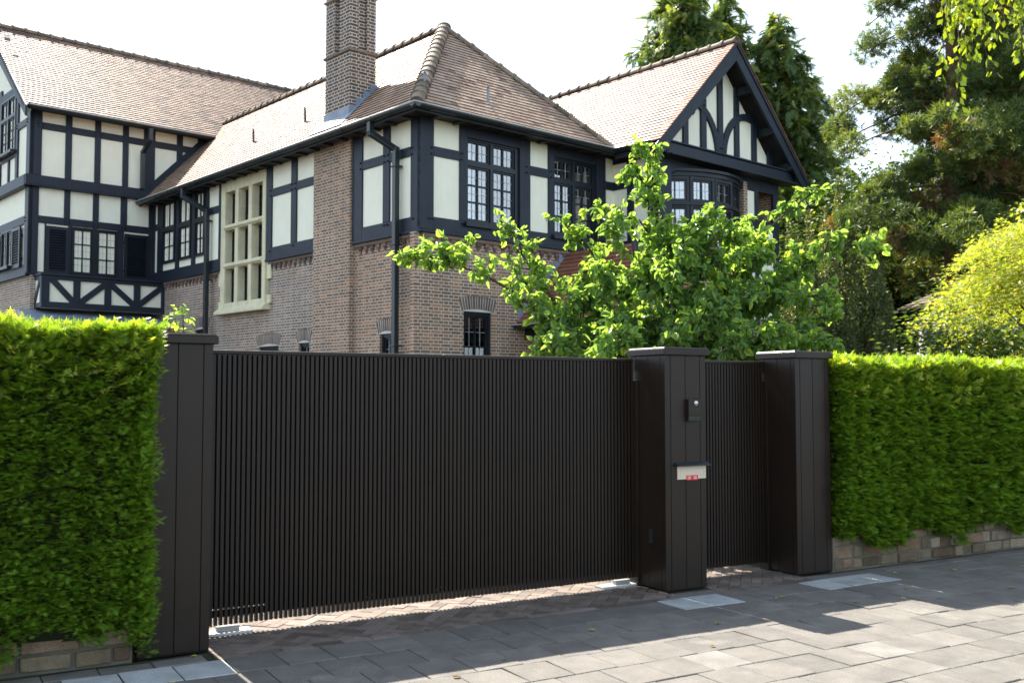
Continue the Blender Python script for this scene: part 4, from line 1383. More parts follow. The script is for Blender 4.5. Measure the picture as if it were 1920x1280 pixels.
# ================================================================== TREES AND PLANTS
def leaf_tpl(kind):
    if kind == 'ovate':      # broad leaf folded along its midrib, along +x
        pr = [(0, 0), (.18, .26), (.45, .36), (.75, .24), (1, 0)]
        v, f = [], []
        for x, y in pr: v.append((x, 0, -.05 * math.sin(math.pi * x) - .12 * x * x))
        for x, y in pr[1:4]: v.append((x, y, .10 * y / .36 - .12 * x * x))
        for x, y in pr[1:4]: v.append((x, -y, .10 * y / .36 - .12 * x * x))
        for o in (5, 8):
            f += [(0, 1, o), (1, 2, o + 1), (1, o + 1, o), (2, 3, o + 2), (2, o + 2, o + 1), (3, 4, o + 2)]
        return np.array(v), np.array(f)
    if kind == 'star':       # lobed palmate leaf
        v, f = [(0, 0, 0)], []
        for a, r in ((-100, .45), (-75, .2), (-50, .75), (-25, .28), (0, 1), (25, .28), (50, .75), (75, .2), (100, .45)):
            v.append((r * math.cos(R(a)), r * math.sin(R(a)), -.12 * r))
        for i in range(1, 9): f.append((0, i, i + 1))
        return np.array(v), np.array(f)
    if kind == 'diamond':
        return np.array([(0, 0, 0), (.5, .3, .04), (1, 0, -.05), (.5, -.3, .04)]), np.array([(0, 1, 2), (0, 2, 3)])
    if kind == 'tuft':       # brush of needle shoots
        v, f = [], []
        r = np.random.default_rng(5)
        for k in range(16):
            d = norm(np.array([1.0, 0, 0]) + r.normal(0, .62, 3)); s = norm(np.cross(d, r.normal(size=3))) * .055
            L = r.uniform(.6, 1.1); i = len(v)
            v += [tuple(s * .5), tuple(d * L * .6 + s), tuple(d * L), tuple(d * L * .6 - s)]
            f += [(i, i + 1, i + 2), (i, i + 2, i + 3)]
        return np.array(v), np.array(f)
    if kind == 'fan':        # drooping cypress spray
        v, f = [], []
        r = np.random.default_rng(8)
        for k in range(11):
            x = .05 + .85 * k / 10
            for sg in (1, -1):
                L = .42 * (1 - .6 * k / 10) * r.uniform(.7, 1.2); a = R(48 + r.uniform(-12, 12))
                i = len(v); w = .045
                px, py = -math.sin(a) * w, sg * math.cos(a) * w
                e = (x + L * math.cos(a), sg * L * math.sin(a), -.25 * x * x - .3 * L * L + r.normal(0, .03))
                v += [(x - px, -py, -.25 * x * x), (x + px, py, -.25 * x * x), e]; f.append((i, i + 1, i + 2))
        i = len(v); v += [(0, .02, 0), (0, -.02, 0), (1.05, 0, -.28)]; f.append((i, i + 1, i + 2))
        return np.array(v), np.array(f)

def poly_at(P, t):
    """point and direction on a polyline, t in 0..1 by length"""
    P = np.asarray(P, float)
    L = np.linalg.norm(np.diff(P, axis=0), axis=1); s = np.concatenate([[0], np.cumsum(L)]); s /= s[-1]
    out = np.stack([np.interp(t, s, P[:, k]) for k in range(3)], -1)
    i = np.clip(np.searchsorted(s, t, 'right') - 1, 0, len(L) - 1)
    d = norm(np.diff(P, axis=0))[i]
    return out, d

# ---- fruit tree with broad leaves between the gate and the house
def fruit_tree():
    base = np.array([1.895, 11.93, 0])
    t = thing('fruit_tree', 'sprawling broad leaved fruit tree in front of the brick house behind the gate', 'tree', tuple(base))
    limbs = [
        ([(1.56, 10.2, 1.55), (.92, 10.05, 2.11), (.43, 9.95, 2.33), (0, 9.9, 2.60), (-.33, 9.9, 2.79), (-.65, 9.9, 2.90), (-1.11, 9.9, 2.93)], .030, .85),
        ([(.92, 10.1, 2.05), (.54, 10.2, 2.38), (.27, 10.25, 2.74), (.10, 10.3, 3.02), (-.0, 10.3, 3.24), (-.14, 10.3, 3.34)], .026, .8),
        ([(1.56, 10.2, 1.75), (1.22, 10.35, 2.45), (.95, 10.4, 2.88), (.68, 10.4, 3.22), (.52, 10.4, 3.38)], .030, .9),
        ([(1.57, 10.2, 1.80), (1.54, 10.25, 2.55), (1.51, 10.3, 3.26), (1.48, 10.3, 3.70), (1.41, 10.3, 4.02), (1.33, 10.3, 4.12)], .032, .75),
        ([(1.48, 10.3, 3.62), (1.30, 10.25, 3.78), (1.15, 10.2, 3.82)], .012, .8),
        ([(1.50, 10.3, 3.1), (1.30, 10.2, 3.35), (1.08, 10.15, 3.42), (.9, 10.1, 3.25)], .014, .9),
        ([(1.57, 10.2, 1.80), (1.84, 10.0, 2.70), (2.05, 9.9, 3.14), (2.12, 9.9, 3.34)], .026, .9),
        ([(1.58, 10.2, 1.70), (2.11, 10.3, 2.50), (2.5, 10.4, 3.10), (2.83, 10.4, 3.44), (3.18, 10.4, 3.72)], .032, .9),
        ([(1.62, 10.2, 1.65), (2.38, 10.1, 2.50), (2.93, 10.0, 2.86), (3.24, 10.0, 3.06), (3.64, 10.0, 3.02)], .030, .9),
        ([(1.62, 10.2, 1.55), (2.38, 9.9, 2.06), (2.81, 9.8, 2.25), (3.10, 9.8, 2.32)], .024, .8),
        ([(1.60, 10.2, 1.40), (1.1, 9.7, 1.75), (.6, 9.5, 1.92), (.25, 9.45, 2.02)], .024, .9),
        ([(1.60, 10.2, 1.40), (1.3, 9.5, 1.8), (1.0, 9.2, 2.05), (.75, 9.1, 2.1)], .022, .9),
        ([(1.62, 10.2, 1.40), (1.95, 9.5, 1.85), (2.2, 9.25, 2.1), (2.45, 9.2, 2.16)], .022, .9),
        ([(1.60, 10.2, 1.6), (1.55, 9.7, 2.2), (1.5, 9.5, 2.6), (1.42, 9.45, 2.9)], .022, .9),
        ([(1.60, 10.2, 1.6), (1.2, 9.8, 2.2), (1.0, 9.7, 2.55), (.8, 9.7, 2.75)], .022, .9),
        ([(1.60, 10.2, 1.6), (1.95, 9.8, 2.25), (2.2, 9.7, 2.5), (2.45, 9.7, 2.62)], .022, .9),
        ([(1.60, 10.2, 1.4), (1.2, 9.6, 1.7), (.85, 9.35, 1.85), (.5, 9.3, 1.9)], .02, 1.0),
        ([(1.60, 10.2, 1.5), (1.9, 9.7, 1.75), (2.3, 9.5, 1.85), (2.75, 9.5, 1.9)], .02, 1.0),
        ([(1.60, 10.2, 1.5), (1.3, 9.8, 1.95), (1.1, 9.65, 2.25), (.95, 9.6, 2.4)], .02, 1.0),
        ([(1.60, 10.2, 1.5), (1.75, 9.7, 2.0), (1.85, 9.55, 2.3), (1.9, 9.5, 2.5)], .02, 1.0),
        ([(1.60, 10.2, 1.5), (1.6, 9.7, 1.8), (1.55, 9.4, 2.0), (1.45, 9.3, 2.15)], .02, 1.0),
        ([(1.50, 10.2, 1.6), (.9, 9.9, 1.9), (.55, 9.8, 2.15), (.35, 9.8, 2.3)], .018, 1.1),
        ([(.92, 10.05, 2.0), (.6, 9.9, 2.05), (.3, 9.85, 2.1)], .014, 1.2),
        ([(1.62, 10.2, 1.5), (2.3, 9.8, 1.85), (2.75, 9.6, 2.05), (3.05, 9.5, 2.05)], .02, 1.1),
        ([(2.3, 10.2, 2.4), (2.7, 10.0, 2.5), (3.0, 9.9, 2.55)], .014, 1.1),
        ([(2.2, 10.3, 2.6), (2.3, 10.2, 2.95), (2.45, 10.1, 3.15)], .014, 1.0),
        ([(2.0, 10.2, 2.4), (2.15, 10.0, 2.7), (2.4, 9.95, 2.9), (2.6, 9.9, 2.95)], .014, 1.0),
        ([(1.55, 10.2, 2.5), (1.35, 10.0, 2.7), (1.15, 9.95, 2.75)], .014, 1.0),
        ([(1.55, 10.25, 2.6), (1.8, 10.1, 2.95), (2.0, 10.0, 3.15), (2.25, 9.95, 3.1)], .014, 1.2),
        ([(1.53, 10.3, 2.95), (1.72, 10.1, 3.22), (1.92, 10.05, 3.32)], .012, 1.2),
        ([(1.2, 10.3, 2.4), (.95, 10.1, 2.5), (.7, 10.0, 2.58), (.45, 9.95, 2.6)], .014, 1.2),
        ([(.7, 10.2, 2.2), (.75, 10.0, 2.5), (.7, 9.95, 2.75)], .014, 1.2),
        ([(1.54, 10.25, 2.5), (1.75, 10.1, 2.85), (1.95, 10.0, 2.95)], .016, 1.0),
        ([(1.52, 10.3, 2.6), (1.25, 10.1, 2.95), (1.05, 10.0, 3.1)], .016, 1.0),
        ([(2.1, 10.3, 2.5), (2.35, 10.0, 2.6), (2.7, 9.9, 2.62)], .014, 1.0),
        ([(1.60, 10.2, 1.6), (1.6, 10.8, 2.4), (1.7, 11.1, 3.0), (1.75, 11.2, 3.3)], .024, .6),
        ([(1.60, 10.2, 1.6), (1.0, 10.8, 2.2), (.5, 11.1, 2.5)], .022, .6),
        ([(1.60, 10.2, 1.6), (2.2, 10.9, 2.3), (2.7, 11.2, 2.7)], .022, .6),
    ]
    br = MB(lambda x, y, z: (x - base[0], y - base[1], z))
    br.tube([(1.90, 11.93, -.05), (1.94, 11.93, .6), (1.87, 11.93, 1.2), (1.84, 11.93, 1.9)], [.11, .085, .075, .06], 10)
    tv, tf = leaf_tpl('ovate')
    ch = []
    for P, r0, dens in limbs:
        P = [np.array(p) * 1.17 + np.array([0, 0, -.272]) for p in P]
        # knobbly line
        Q = []
        for i in range(len(P) - 1):
            for k in range(3):
                q = P[i] + (P[i + 1] - P[i]) * k / 3
                Q.append(q + (rng.normal(0, .018, 3) if k else 0))
        Q.append(P[-1])
        n = len(Q)
        br.tube([tuple(q) for q in Q], [r0 * (1 - .8 * i / (n - 1)) for i in range(n)], 6)
        L = sum(np.linalg.norm(Q[i + 1] - Q[i]) for i in range(n - 1))
        def shoots(Q, m, lo, lmin, lmax):
            tt = rng.uniform(lo, 1, m)
            pts, dr = poly_at(Q, tt)
            for k in range(m):
                d = norm(dr[k] * rng.uniform(.1, .9) + rng.normal(0, .55, 3) + np.array([0, 0, .22]))
                l = rng.uniform(lmin, lmax)
                br.tube([tuple(pts[k]), tuple(pts[k] + d * l * .5 + np.array([0, 0, .012])), tuple(pts[k] + d * l)], [.0045, .003, .002], 4)
                nl = rng.integers(5, 9)
                s = rng.uniform(.2, 1.05, nl)[:, None]
                lp = pts[k] + d * l * s + rng.normal(0, .018, (nl, 3))
                ld = norm(rng.normal(0, .7, (nl, 3)) + d * .35 + np.array([0, 0, -.55]))
                X, Y, Z = frames(ld, norm(UPV + rng.normal(0, .5, (nl, 3))))
                yg = np.clip((s[:, 0] - .6) * rng.random(nl) * 1.6, 0, .8) * (rng.random(nl) < .5)
                ch.append(scatter(tv, tf, lp - base, X, Y, Z, rng.uniform(.064, .128, nl), rng.normal(.45, .22, nl), yg))
        shoots(Q, int(L * 13.5 * dens), .2, .08, .24)
        ns = int(L * 8.5 * dens)
        t2 = rng.uniform(.12, .96, ns)
        p2_, d2_ = poly_at(Q, t2)
        for k in range(ns):
            l2 = rng.uniform(.18, .60) * (1.1 - .62 * t2[k])
            dd = norm(d2_[k] * rng.uniform(.2, .8) + rng.normal(0, .6, 3) * np.array([1, 1.1, .8]) + np.array([0, 0, .12]))
            Q2 = [p2_[k], p2_[k] + dd * l2 * .5 + rng.normal(0, .02, 3), p2_[k] + dd * l2 + np.array([0, 0, .03])]
            br.tube([tuple(q) for q in Q2], [.009, .006, .003], 5)
            shoots(Q2, max(2, int(l2 * 17)), .2, .06, .17)
    np_obj('crown', ch, M['quince'], t, smooth=True)
    br.build('trunk', M['bark'], t, smooth=True)
fruit_tree()

# ---- generic background tree: trunk, limbs and clumps of sprays
def big_conifer(label, x, y, H, Rmax, tmpl, mat, sz, n_br, per, name='conifer_tree', barkm='bark', droop=.25, z_lo=.4, brown=0., prof=1.0, gap=0., top_round=.0, clump=0, seed=0, lean=0, az=None, tone0=.45):
    r = np.random.default_rng(seed)
    base = np.array([x, y, 0.])
    t = thing(name, label, 'tree', tuple(base))
    tv, tf = tmpl
    br = MB()
    m = 12
    tr = [(lean * (k / m) ** 2 * H * .1 + .05 * math.sin(k), .05 * math.cos(k * 1.7), H * k / m) for k in range(m + 1)]
    br.tube(tr, [max(.02, H * .022 * (1 - k / (m + .5))) for k in range(m + 1)], 8)
    ch = []
    for k in range(n_br):
        h = z_lo + (H - z_lo) * (1 - (1 - (k + r.random()) / n_br) ** .9)
        f = (h - z_lo) / (H - z_lo)
        L = Rmax * ((1 - f) ** prof * (1 - .25 * (1 - f) ** 3) + .04) * r.uniform(.62, 1.12)
        if gap and r.random() < gap: L *= .55
        a = r.uniform(0, 2 * math.pi) if az is None else r.uniform(*az)
        d = np.array([math.cos(a), math.sin(a), 0])
        p0 = np.array([np.interp(h, [q[2] for q in tr], [q[0] for q in tr]), 0, h])
        up0 = r.uniform(.05, .35)
        Q = [p0 + d * L * s + np.array([0, 0, L * (up0 * s - droop * s * s * 1.6)]) + r.normal(0, .03 * L, 3) * s for s in np.linspace(0, 1, 5)]
        br.tube([tuple(q) for q in Q], [max(.012, .016 * L * (1 - s)) + .006 for s in np.linspace(0, 1, 5)], 5)
        btone = r.normal(0, .14)
        if clump:
            nc = max(2, int(L * 1.9))
            for c in range(nc):
                s = r.uniform(.12, 1.0)
                pc, dc = poly_at(Q, np.array([s]))
                cc = pc[0] + r.normal(0, .12 * L ** .5, 3) + np.array([0, 0, .1])
                n = int(per * r.uniform(.6, 1.3))
                dirs = norm(r.normal(size=(n, 3)) + np.array([0, 0, .25]) + d * .35)
                rad = clump * r.uniform(.7, 1.2) * (r.random(n) ** .45)[:, None] * np.array([1, 1, .72])
                P = cc + dirs * rad
                X, Y, Z = frames(norm(dirs + r.normal(0, .35, (n, 3))), norm(UPV + r.normal(0, .4, (n, 3))))
                bw = np.full(n, 0.) + (r.random(n) < .3) * 0
                if r.random() < brown: bw = np.clip(r.normal(.55, .25, n), 0, 1)
                ch.append(scatter(tv, tf, P, X, Y, Z, sz * r.uniform(.7, 1.3, n), r.normal(tone0, .2, n) + btone, bw))
        else:
            n = max(4, int(per * L))
            s = r.uniform(.12, 1.0, n) ** .8
            P, dd = poly_at(Q, s)
            side = np.cross(dd, UPV)
            P = P + side * (r.normal(0, .16, n) * L * (1.1 - s))[:, None] + np.array([0, 0, 1]) * r.normal(0, .06 * L + .06, n)[:, None]
            X, Y, Z = frames(norm(dd * .8 + r.normal(0, .45, (n, 3)) + np.array([0, 0, -.15])), norm(UPV + r.normal(0, .4, (n, 3))))
            yg = (r.random(n) < .10) * r.uniform(.2, .8, n)
            ch.append(scatter(tv, tf, P, X, Y, Z, sz * r.uniform(.65, 1.35, n), r.normal(tone0, .2, n) + btone, yg))
    np_obj('crown', ch, M[mat], t)
    br.build('trunk', M[barkm], t, smooth=True)
    return t

FAN, TUFT, DIA, STAR = leaf_tpl('fan'), leaf_tpl('tuft'), leaf_tpl('diamond'), leaf_tpl('star')
big_conifer('tall feathery conifer rising directly behind the gable ridge', 6.9, 40, 18.6, 6.2, FAN, 'cypress', .48, 480, 28, seed=1, prof=.72, z_lo=1, droop=.3, tone0=.6, gap=.3)
big_conifer('pointed conifer right of the gable with a sloping right flank', 11.2, 41.5, 17.3, 6.2, FAN, 'cypress', .48, 480, 28, seed=2, prof=.85, z_lo=.5, droop=.3, tone0=.55, gap=.3)
big_conifer('slim conifer showing between the gable top and the pointed conifer', 9.3, 43, 19.0, 4.2, FAN, 'cypress', .46, 320, 28, seed=3, prof=.7, z_lo=6, droop=.3, tone0=.65, gap=.3)
big_conifer('large open branched conifer with reddish tufts at the upper right', 10.65, 24, 17.5, 3.25, TUFT, 'redwood', .17, 104, 95, barkm='bark_red', seed=14, prof=.32, z_lo=4.6, droop=.22, brown=.15, gap=.42, clump=.50, tone0=.55)
big_conifer('broad dark conifer filling the right edge behind the yellow tree', 14.8, 27, 15, 4.2, TUFT, 'redwood', .18, 110, 100, barkm='bark_red', seed=6, prof=.5, z_lo=1.5, droop=.2, brown=.08, clump=.72, tone0=.35)

# ---- upright yews like columns
def column_yew(label, x, y, H, rad, seed):
    r = np.random.default_rng(seed)
    t = thing('column_yew', label, 'tree', (x, y, 0), 0, 'upright columnar yews')
    ch, br = [], MB()
    br.tube([(0, 0, 0), (0, 0, H * .5)], [.12, .05], 8)
    for k in range(24):
        btn = r.normal(0, .12)
        a = r.uniform(0, 2 * math.pi); rr = rad * r.random() ** .5
        top = H * (1 - .42 * (rr / rad) ** 2) * r.uniform(.82, 1.03)
        b = np.array([rr * .45 * math.cos(a), rr * .45 * math.sin(a), .1]); e = np.array([rr * math.cos(a), rr * math.sin(a), top])
        mid = (b + e) / 2 + np.array([math.cos(a), math.sin(a), 0]) * rr * .42
        Q = [b, mid, e]
        if k % 4 == 0: br.tube([tuple(q) for q in Q], [.03, .02, .006], 5)
        n = int(top * 170)
        s = r.random(n)
        P, d = poly_at(Q, s)
        thick = .15 * (1 - .6 * s ** 3)
        off = norm(r.normal(size=(n, 3)) * np.array([1, 1, .3]))
        P = P + off * (thick * r.random(n) ** .5)[:, None]
        X, Y, Z = frames(norm(off * .8 + np.array([0, 0, .9]) + r.normal(0, .3, (n, 3))), norm(UPV + r.normal(0, .5, (n, 3))))
        ch.append(scatter(*DIA, P, X, Y, Z, r.uniform(.05, .10, n), r.normal(.5, .2, n) + btn, (r.random(n) < .03) * .5))
    np_obj('crown', ch, M['colyew'], t)
    br.build('trunk', M['bark'], t)
column_yew('dark upright yew column beside the right end of the house', 7.05, 24.6, 6.3, .62, 1)
column_yew('tallest dark upright yew column with three spires', 7.95, 24.6, 6.75, .70, 2)
column_yew('right dark upright yew column next to the large open conifer', 8.45, 23.8, 5.6, .6, 3)

# ---- leafy shrubs and small trees built from layered leaf sprays
def leafy(name, label, cat, x, y, z0, H, rx, ry, mat, tmpl, n, size, seed, layers=0, holes=.25, tone=.5, young=.15, trunk=True, group=None, flat=.35, tw=1, spread=1.):
    r = np.random.default_rng(seed)
    t = thing(name, label, cat, (x, y, 0), 0, group)
    br = MB()
    ch = []
    ncl = layers or 60
    per = n // ncl
    for k in range(ncl):
        u = norm(r.normal(size=3)); u[2] = abs(u[2]) * 1.0 if r.random() < .7 else u[2]
        rad = r.uniform(.35, 1.0) ** .6
        c = np.array([u[0] * rx * rad, u[1] * ry * rad, z0 + (H - z0) * .5 + u[2] * (H - z0) * .5 * rad])
        sx = r.uniform(.22, .42) * rx * spread
        q = r.normal(size=(per, 3)) * np.array([sx, sx, sx * flat])
        if flat < .15:
            an, rr2 = r.uniform(0, 2 * math.pi, per), sx * 1.35 * r.random(per) ** .5
            q[:, 0], q[:, 1] = rr2 * np.cos(an), rr2 * np.sin(an)
            q[:, 2] = r.normal(0, .03, per) - (.35 * u[0] * q[:, 0] + .35 * u[1] * q[:, 1]) + .10 * sx * np.sin(an * 5 + k) * rr2 / sx
        q[:, 2] -= .25 * (q[:, 0] ** 2 + q[:, 1] ** 2) / sx
        P = c + q
        d = norm(np.stack([q[:, 0], q[:, 1], -.25 * sx * np.ones(per)], -1) + r.normal(0, .25 * sx, (per, 3)) + np.array([u[0], u[1], 0]) * .3 * sx)
        X, Y, Z = frames(d, norm(UPV + r.normal(0, .45, (per, 3))))
        tn = r.normal(tone, .2, per) + r.normal(0, .1)
        ch.append(scatter(*tmpl, P, X, Y, Z, size * r.uniform(.6, 1.35, per), tn, (r.random(per) < young) * r.uniform(.2, .9, per)))
        if trunk and k % tw == 0:
            b = np.array([r.normal(0, .06) * rx, r.normal(0, .06) * ry, z0 * .5])
            mid = (b + c) / 2 + np.array([0, 0, .08 * H])
            br.tube([tuple(b), tuple(mid), tuple(c)], [.03 * H / 4, .018 * H / 4, .005], 5)
    if trunk:
        br.tube([(0, 0, -.05), (0, 0, max(.3, z0 * .6))], [.05 * H / 4 + .02, .04 * H / 4 + .01], 8)
    np_obj('crown', ch, M[mat], t)
    if trunk: br.build('trunk', M['bark'], t, smooth=True)
    return t
leafy('maple_tree', 'bright yellow green small leaved tree behind the right yew hedge', 'tree', 7.8, 13.2, 1.2, 4.5, 1.62, 1.5, 'maple', STAR, 54000, .056, 21, 120, flat=.11, tone=.5, young=.25, tw=4, spread=1.)
leafy('green_shrub', 'dark green shrub between the yew columns and the yellow tree', 'shrub', 8.6, 19.0, .3, 3.3, 1.3, 1.2, 'shrub', DIA, 9000, .10, 22, 60, tone=.4)
leafy('green_shrub', 'low spreading shrub just behind the right yew hedge', 'shrub', 5.6, 14.2, .3, 2.3, 1.2, .9, 'shrub', DIA, 8000, .075, 23, 60, tone=.6, young=.3)
leafy('green_shrub', 'mid green shrub under the open branched conifer', 'shrub', 10.6, 21, .3, 4.6, 1.8, 1.5, 'shrub', DIA, 12000, .11, 24, 70, tone=.35)
leafy('green_shrub', 'deep green shrub beside the right end of the house', 'shrub', 7.0, 29.5, .3, 3.8, 1.6, 1.2, 'shrub', DIA, 9000, .11, 25, 60, tone=.25)
leafy('leafy_tree', 'dense dark leafy tree closing the view behind the right hand conifers', 'tree', 13.5, 33, 1, 9.5, 4.5, 2.5, 'shrub', DIA, 26000, .2, 26, 110, tone=.3)
leafy('leafy_tree', 'dense leafy tree far behind the yew columns', 'tree', 9.2, 33, 1, 7.0, 3.0, 2.2, 'shrub', DIA, 22000, .19, 27, 90, tone=.05, young=.02)
leafy('leafy_tree', 'dark leafy tree at the right edge beyond the yellow tree', 'tree', 16.5, 22, .6, 6.5, 2.6, 2.2, 'shrub', DIA, 16000, .15, 28, 80, tone=.35)

leafy('leafy_tree', 'tall dark leafy tree behind the open branched conifer', 'tree', 13.6, 37, 1, 9.6, 2.9, 2.5, 'shrub', DIA, 42000, .2, 29, 120, tone=.25)

# climbing shoots beside the left pillar
def climber(label, x, y, h, seed):
    r = np.random.default_rng(seed)
    t = thing('climbing_plant', label, 'plant', (x, y, 0))
    mb = MB(); Q = [np.array([.0, 0, 0]), np.array([.04, 0, h * .5]), np.array([-.02, 0, h])]
    mb.tube([tuple(q) for q in Q], [.012, .009, .004], 5)
    n = 110
    s = r.uniform(.55, 1, n) ** .8
    P, d = poly_at(Q, s)
    off = norm(r.normal(size=(n, 3)) * np.array([1, 1, .4]))
    P = P + off * .07
    X, Y, Z = frames(norm(off + np.array([0, 0, -.5]) + r.normal(0, .3, (n, 3))), norm(UPV + off * .5))
    np_obj('leaves', [scatter(*leaf_tpl('ovate'), P, X, Y, Z, r.uniform(.05, .085, n), r.normal(.5, .2, n), (r.random(n) < .2) * .6)], M['quince'], t)
    mb.build('stem', M['bark'], t)
climber('leafy climber shoot with pale tip behind the left pillar', -2.93, 9.0, 2.37, 31)
climber('shorter dark leafy climber shoot left of the pale tipped one', -3.14, 9.1, 2.26, 32)

# birch twigs hanging in from the upper right
def birch():
    base = np.array([5.6, 7.6, 0.])
    t = thing('birch_tree', 'birch with light green leaves on twigs hanging in at the top right corner', 'tree', tuple(base))
    br = MB()
    br.tube([(0, 0, -.05), (.05, 0, 2.5), (.0, .1, 5), (-.1, .1, 7.5)], [.16, .13, .10, .06], 10)
    ch = []
    tv, tf = DIA
    def strand(p, L, dx, seed):
        r = np.random.default_rng(seed)
        Q = [np.array(p) - base + np.array([dx * s * s * .5 + r.normal(0, .012), r.normal(0, .02), -L * s]) for s in np.linspace(0, 1, 7)]
        br.tube([tuple(q) for q in Q], [.004 * (1 - .7 * s) for s in np.linspace(0, 1, 7)], 4)
        n = int(L * 60)
        s = r.uniform(.03, 1, n)
        P, d = poly_at(Q, s)
        off = norm(r.normal(size=(n, 3)) * np.array([1, 1, .4]))
        P = P + off * r.uniform(.01, .05, n)[:, None]
        X, Y, Z = frames(norm(off * .5 + np.array([0, 0, -1]) + r.normal(0, .3, (n, 3))), norm(rng.normal(size=(n, 3))))
        ch.append(scatter(tv, tf, P, X, Y, Z, r.uniform(.042, .068, n), r.normal(.5, .2, n), (r.random(n) < .25) * .5))
    limb = [((0, .05, 4.6), (-1.0, -.4, 4.9), (-2.0, -.9, 4.75), (-2.75, -1.1, 4.45))]
    for l in limb: br.tube(l, [.05, .035, .02, .008], 6)
    specs = [(2.86, 6.5, 4.55, .85, -.05), (2.98, 6.55, 4.6, 1.12, -.1), (3.05, 6.4, 4.6, .95, .05), (3.14, 6.5, 4.62, .72, .03), (3.24, 6.6, 4.65, .7, -.03), (3.32, 6.45, 4.65, .98, .02), (3.42, 6.5, 4.68, .9, .03),
             (2.92, 6.45, 4.55, .7, .05), (3.08, 6.6, 4.6, .62, 0), (3.38, 6.6, 4.66, .75, 0), (3.5, 6.5, 4.7, 1.0, 0), (3.02, 6.5, 4.58, .8, 0), (3.29, 6.5, 4.65, .55, 0), (2.9, 6.6, 4.55, .5, 0)]
    for i, (x, y, z, L, dx) in enumerate(specs): strand((x, y, z), L, dx, 50 + i)
    for i in range(16):
        strand((rng.uniform(3.5, 6.2), rng.uniform(6.3, 8), rng.uniform(4.7, 6.5)), rng.uniform(.6, 1.3), 0, 80 + i)
    np_obj('crown', ch, M['birch'], t)
    br.build('trunk', M['bark'], t, smooth=True)
birch()

# garden pavilion glimpsed through the trees
gp_ = thing('garden_pavilion', 'small white pavilion with a hipped tiled roof half hidden by the yellow tree', 'garden house', (10.6, 23.2, 0), R(12))
mb = MB(); mb.box(-.9, .9, -.7, .7, 0, 3.4); mb.build('wall', M['white'], gp_)
mb = MB()
for x in (-.95, -.3, .35, .95):
    mb.box(x - .06, x + .06, -.78, -.70, 0, 3.45)
mb.box(-1.1, 1.1, -.8, -.70, 3.3, 3.45)
mb.build('post', M['frame'], gp_)
mb = MB()
for k in range(9):
    f0, f1 = k / 9, (k + 1) / 9
    w0, w1, e0, e1 = 1.25 * (1 - f0 * .85), 1.25 * (1 - f1 * .85), 1.0 * (1 - f0), 1.0 * (1 - f1)
    z0, z1 = 3.55 + .65 * f0, 3.55 + .65 * f1
    A = [(-w0, -e0, z0 + .03), (w0, -e0, z0 + .03), (w0, e0, z0 + .03), (-w0, e0, z0 + .03)]
    B = [(-w1, -e1, z1), (w1, -e1, z1), (w1, e1, z1), (-w1, e1, z1)]
    for i in range(4):
        j = (i + 1) % 4
        mb.poly([A[i], A[j], B[j], B[i]]); 
        mb.poly([(*A[i][:2], z0 - .01), (*A[j][:2], z0 - .01), A[j], A[i]])
mb.box(-1.2, 1.2, -.95, .95, 3.47, 3.54, 1)
mb.build('roof', [M['ridge'], M['frame']], gp_, recalc=False)

# fallen leaves on the pavement
lt = leaf_tpl('ovate')
spots = [(1.45, -1.3, 'pale'), (2.75, -.75, 'green'), (4.62, -.63, 'yellow'), (4.70, -.60, 'yellow'), (3.62, -1.05, 'green'), (5.0, -1.05, 'pale'), (6.3, -.35, 'yellow'),
         (6.9, -.5, 'yellow'), (7.6, -.7, 'yellow'), (.05, -.62, 'yellow'), (.32, -.12, 'green'), (5.8, -.9, 'pale'), (6.6, -1.3, 'pale'), (3.2, -1.5, 'yellow'), (1.9, -1.1, 'pale'), (7.9, -1.2, 'yellow')]
names = {'yellow': 'small yellow fallen leaf lying on the paving', 'pale': 'small pale dry fallen leaf lying on the paving', 'green': 'small green fallen leaf lying on the paving'}
for a, b, kind in spots:
    v, f, c = scatter(*lt, np.zeros((1, 3)), *frames(np.array([[math.cos(a * 9), math.sin(a * 9), .08]]), UPV[None]), .034 + .018 * abs(math.sin(b * 40)), np.array([{'yellow': .5, 'pale': .1, 'green': 1.}[kind]]), np.array([.6 if kind == 'pale' else 0.]))
    o = np_obj('fallen_leaf', [(v, f, c)], M['litter'])
    o.location = gw(a, b, .008)
    tag(o, names[kind], 'leaf', {'yellow': 'yellow fallen leaves on the pavement', 'pale': 'pale fallen leaves on the pavement', 'green': 'green fallen leaves on the pavement'}[kind])

# ================================================================== CAMERA, SKY, SUN
cam = bpy.data.cameras.new('camera')
cam.sensor_width = 36; cam.lens = 1890 / 1920 * 36; cam.clip_end = 600; cam.clip_start = .05
co = bpy.data.objects.new('camera', cam)
COL.objects.link(co)
co.location = (0, 0, 1.6)
co.rotation_euler = (R(90) + math.atan(95 / 1890), 0, 0)
S.camera = co

EL, AZ = R(50.5), R(-31.5)
sun = bpy.data.lights.new('sun', 'SUN')
sun.energy = 5; sun.angle = R(.5); sun.color = (1, .94, .84)
so_ = bpy.data.objects.new('sun', sun)
COL.objects.link(so_)
sv = Vector((math.sin(AZ) * math.cos(EL), math.cos(AZ) * math.cos(EL), math.sin(EL)))
so_.rotation_euler = sv.to_track_quat('Z', 'Y').to_euler()
so_.location = (0, 0, 30)

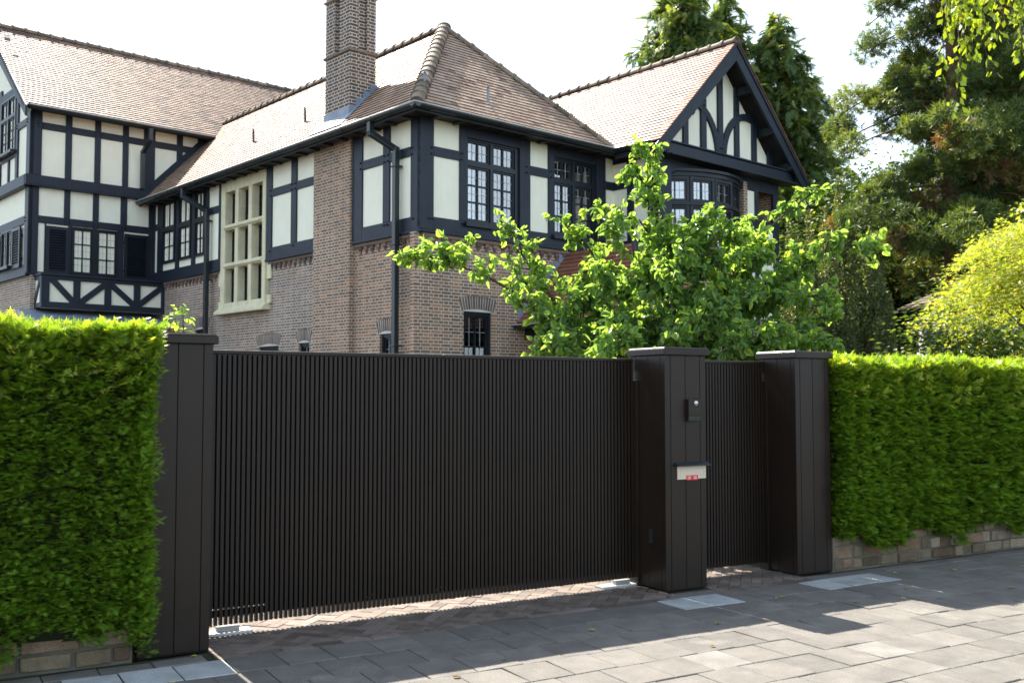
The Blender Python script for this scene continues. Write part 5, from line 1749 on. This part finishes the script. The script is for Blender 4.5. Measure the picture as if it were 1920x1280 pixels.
W = bpy.data.worlds.new('World')
S.world = W
W.use_nodes = True
nt = W.node_tree
bg = nt.nodes['Background']
sky = nt.nodes.new('ShaderNodeTexSky')
sky.sky_type = 'NISHITA'; sky.sun_disc = False; sky.sun_elevation = EL; sky.sun_rotation = AZ % (2 * math.pi)
sky.dust_density = 1.6
tc = nt.nodes.new('ShaderNodeTexCoord')
sp = nt.nodes.new('ShaderNodeSeparateXYZ'); nt.links.new(tc.outputs['Generated'], sp.inputs[0])
mr = nt.nodes.new('ShaderNodeMapRange'); nt.links.new(sp.outputs[2], mr.inputs[0])
mr.inputs[1].default_value = .35; mr.inputs[2].default_value = .80; mr.inputs[3].default_value = .92; mr.inputs[4].default_value = .15
nz = nt.nodes.new('ShaderNodeTexNoise'); nt.links.new(tc.outputs['Generated'], nz.inputs['Vector']); nz.inputs['Scale'].default_value = 2.2; nz.inputs['Detail'].default_value = 5
ml = nt.nodes.new('ShaderNodeMath'); ml.operation = 'MULTIPLY_ADD'; ml.use_clamp = True
nt.links.new(nz.outputs[0], ml.inputs[0]); ml.inputs[1].default_value = .25
sb_ = nt.nodes.new('ShaderNodeMath'); sb_.operation = 'SUBTRACT'; nt.links.new(mr.outputs[0], sb_.inputs[0]); sb_.inputs[1].default_value = .12
nt.links.new(sb_.outputs[0], ml.inputs[2])
mx = nt.nodes.new('ShaderNodeMix'); mx.data_type = 'RGBA'
nt.links.new(ml.outputs[0], mx.inputs[0]); nt.links.new(sky.outputs[0], mx.inputs[6]); mx.inputs[7].default_value = (6.5, 7.9, 9.3, 1)
nt.links.new(mx.outputs[2], bg.inputs[0])
bg.inputs[1].default_value = .078

S.view_settings.view_transform = 'Standard'; S.view_settings.look = 'None'
S.view_settings.gamma = 1; S.view_settings.exposure = 1.68
try:
    S.cycles.max_bounces = 8; S.cycles.diffuse_bounces = 4; S.cycles.transparent_max_bounces = 12
    S.cycles.use_denoising = True; S.cycles.denoising_prefilter = 'ACCURATE'; S.cycles.use_adaptive_sampling = False; S.cycles.use_light_tree = False; W.cycles.sampling_method = 'MANUAL'; W.cycles.sample_map_resolution = 1024; S.cycles.sample_clamp_indirect = 2; S.cycles.filter_width = 1.65; S.cycles.caustics_reflective = False; S.cycles.caustics_refractive = False
except Exception:
    pass
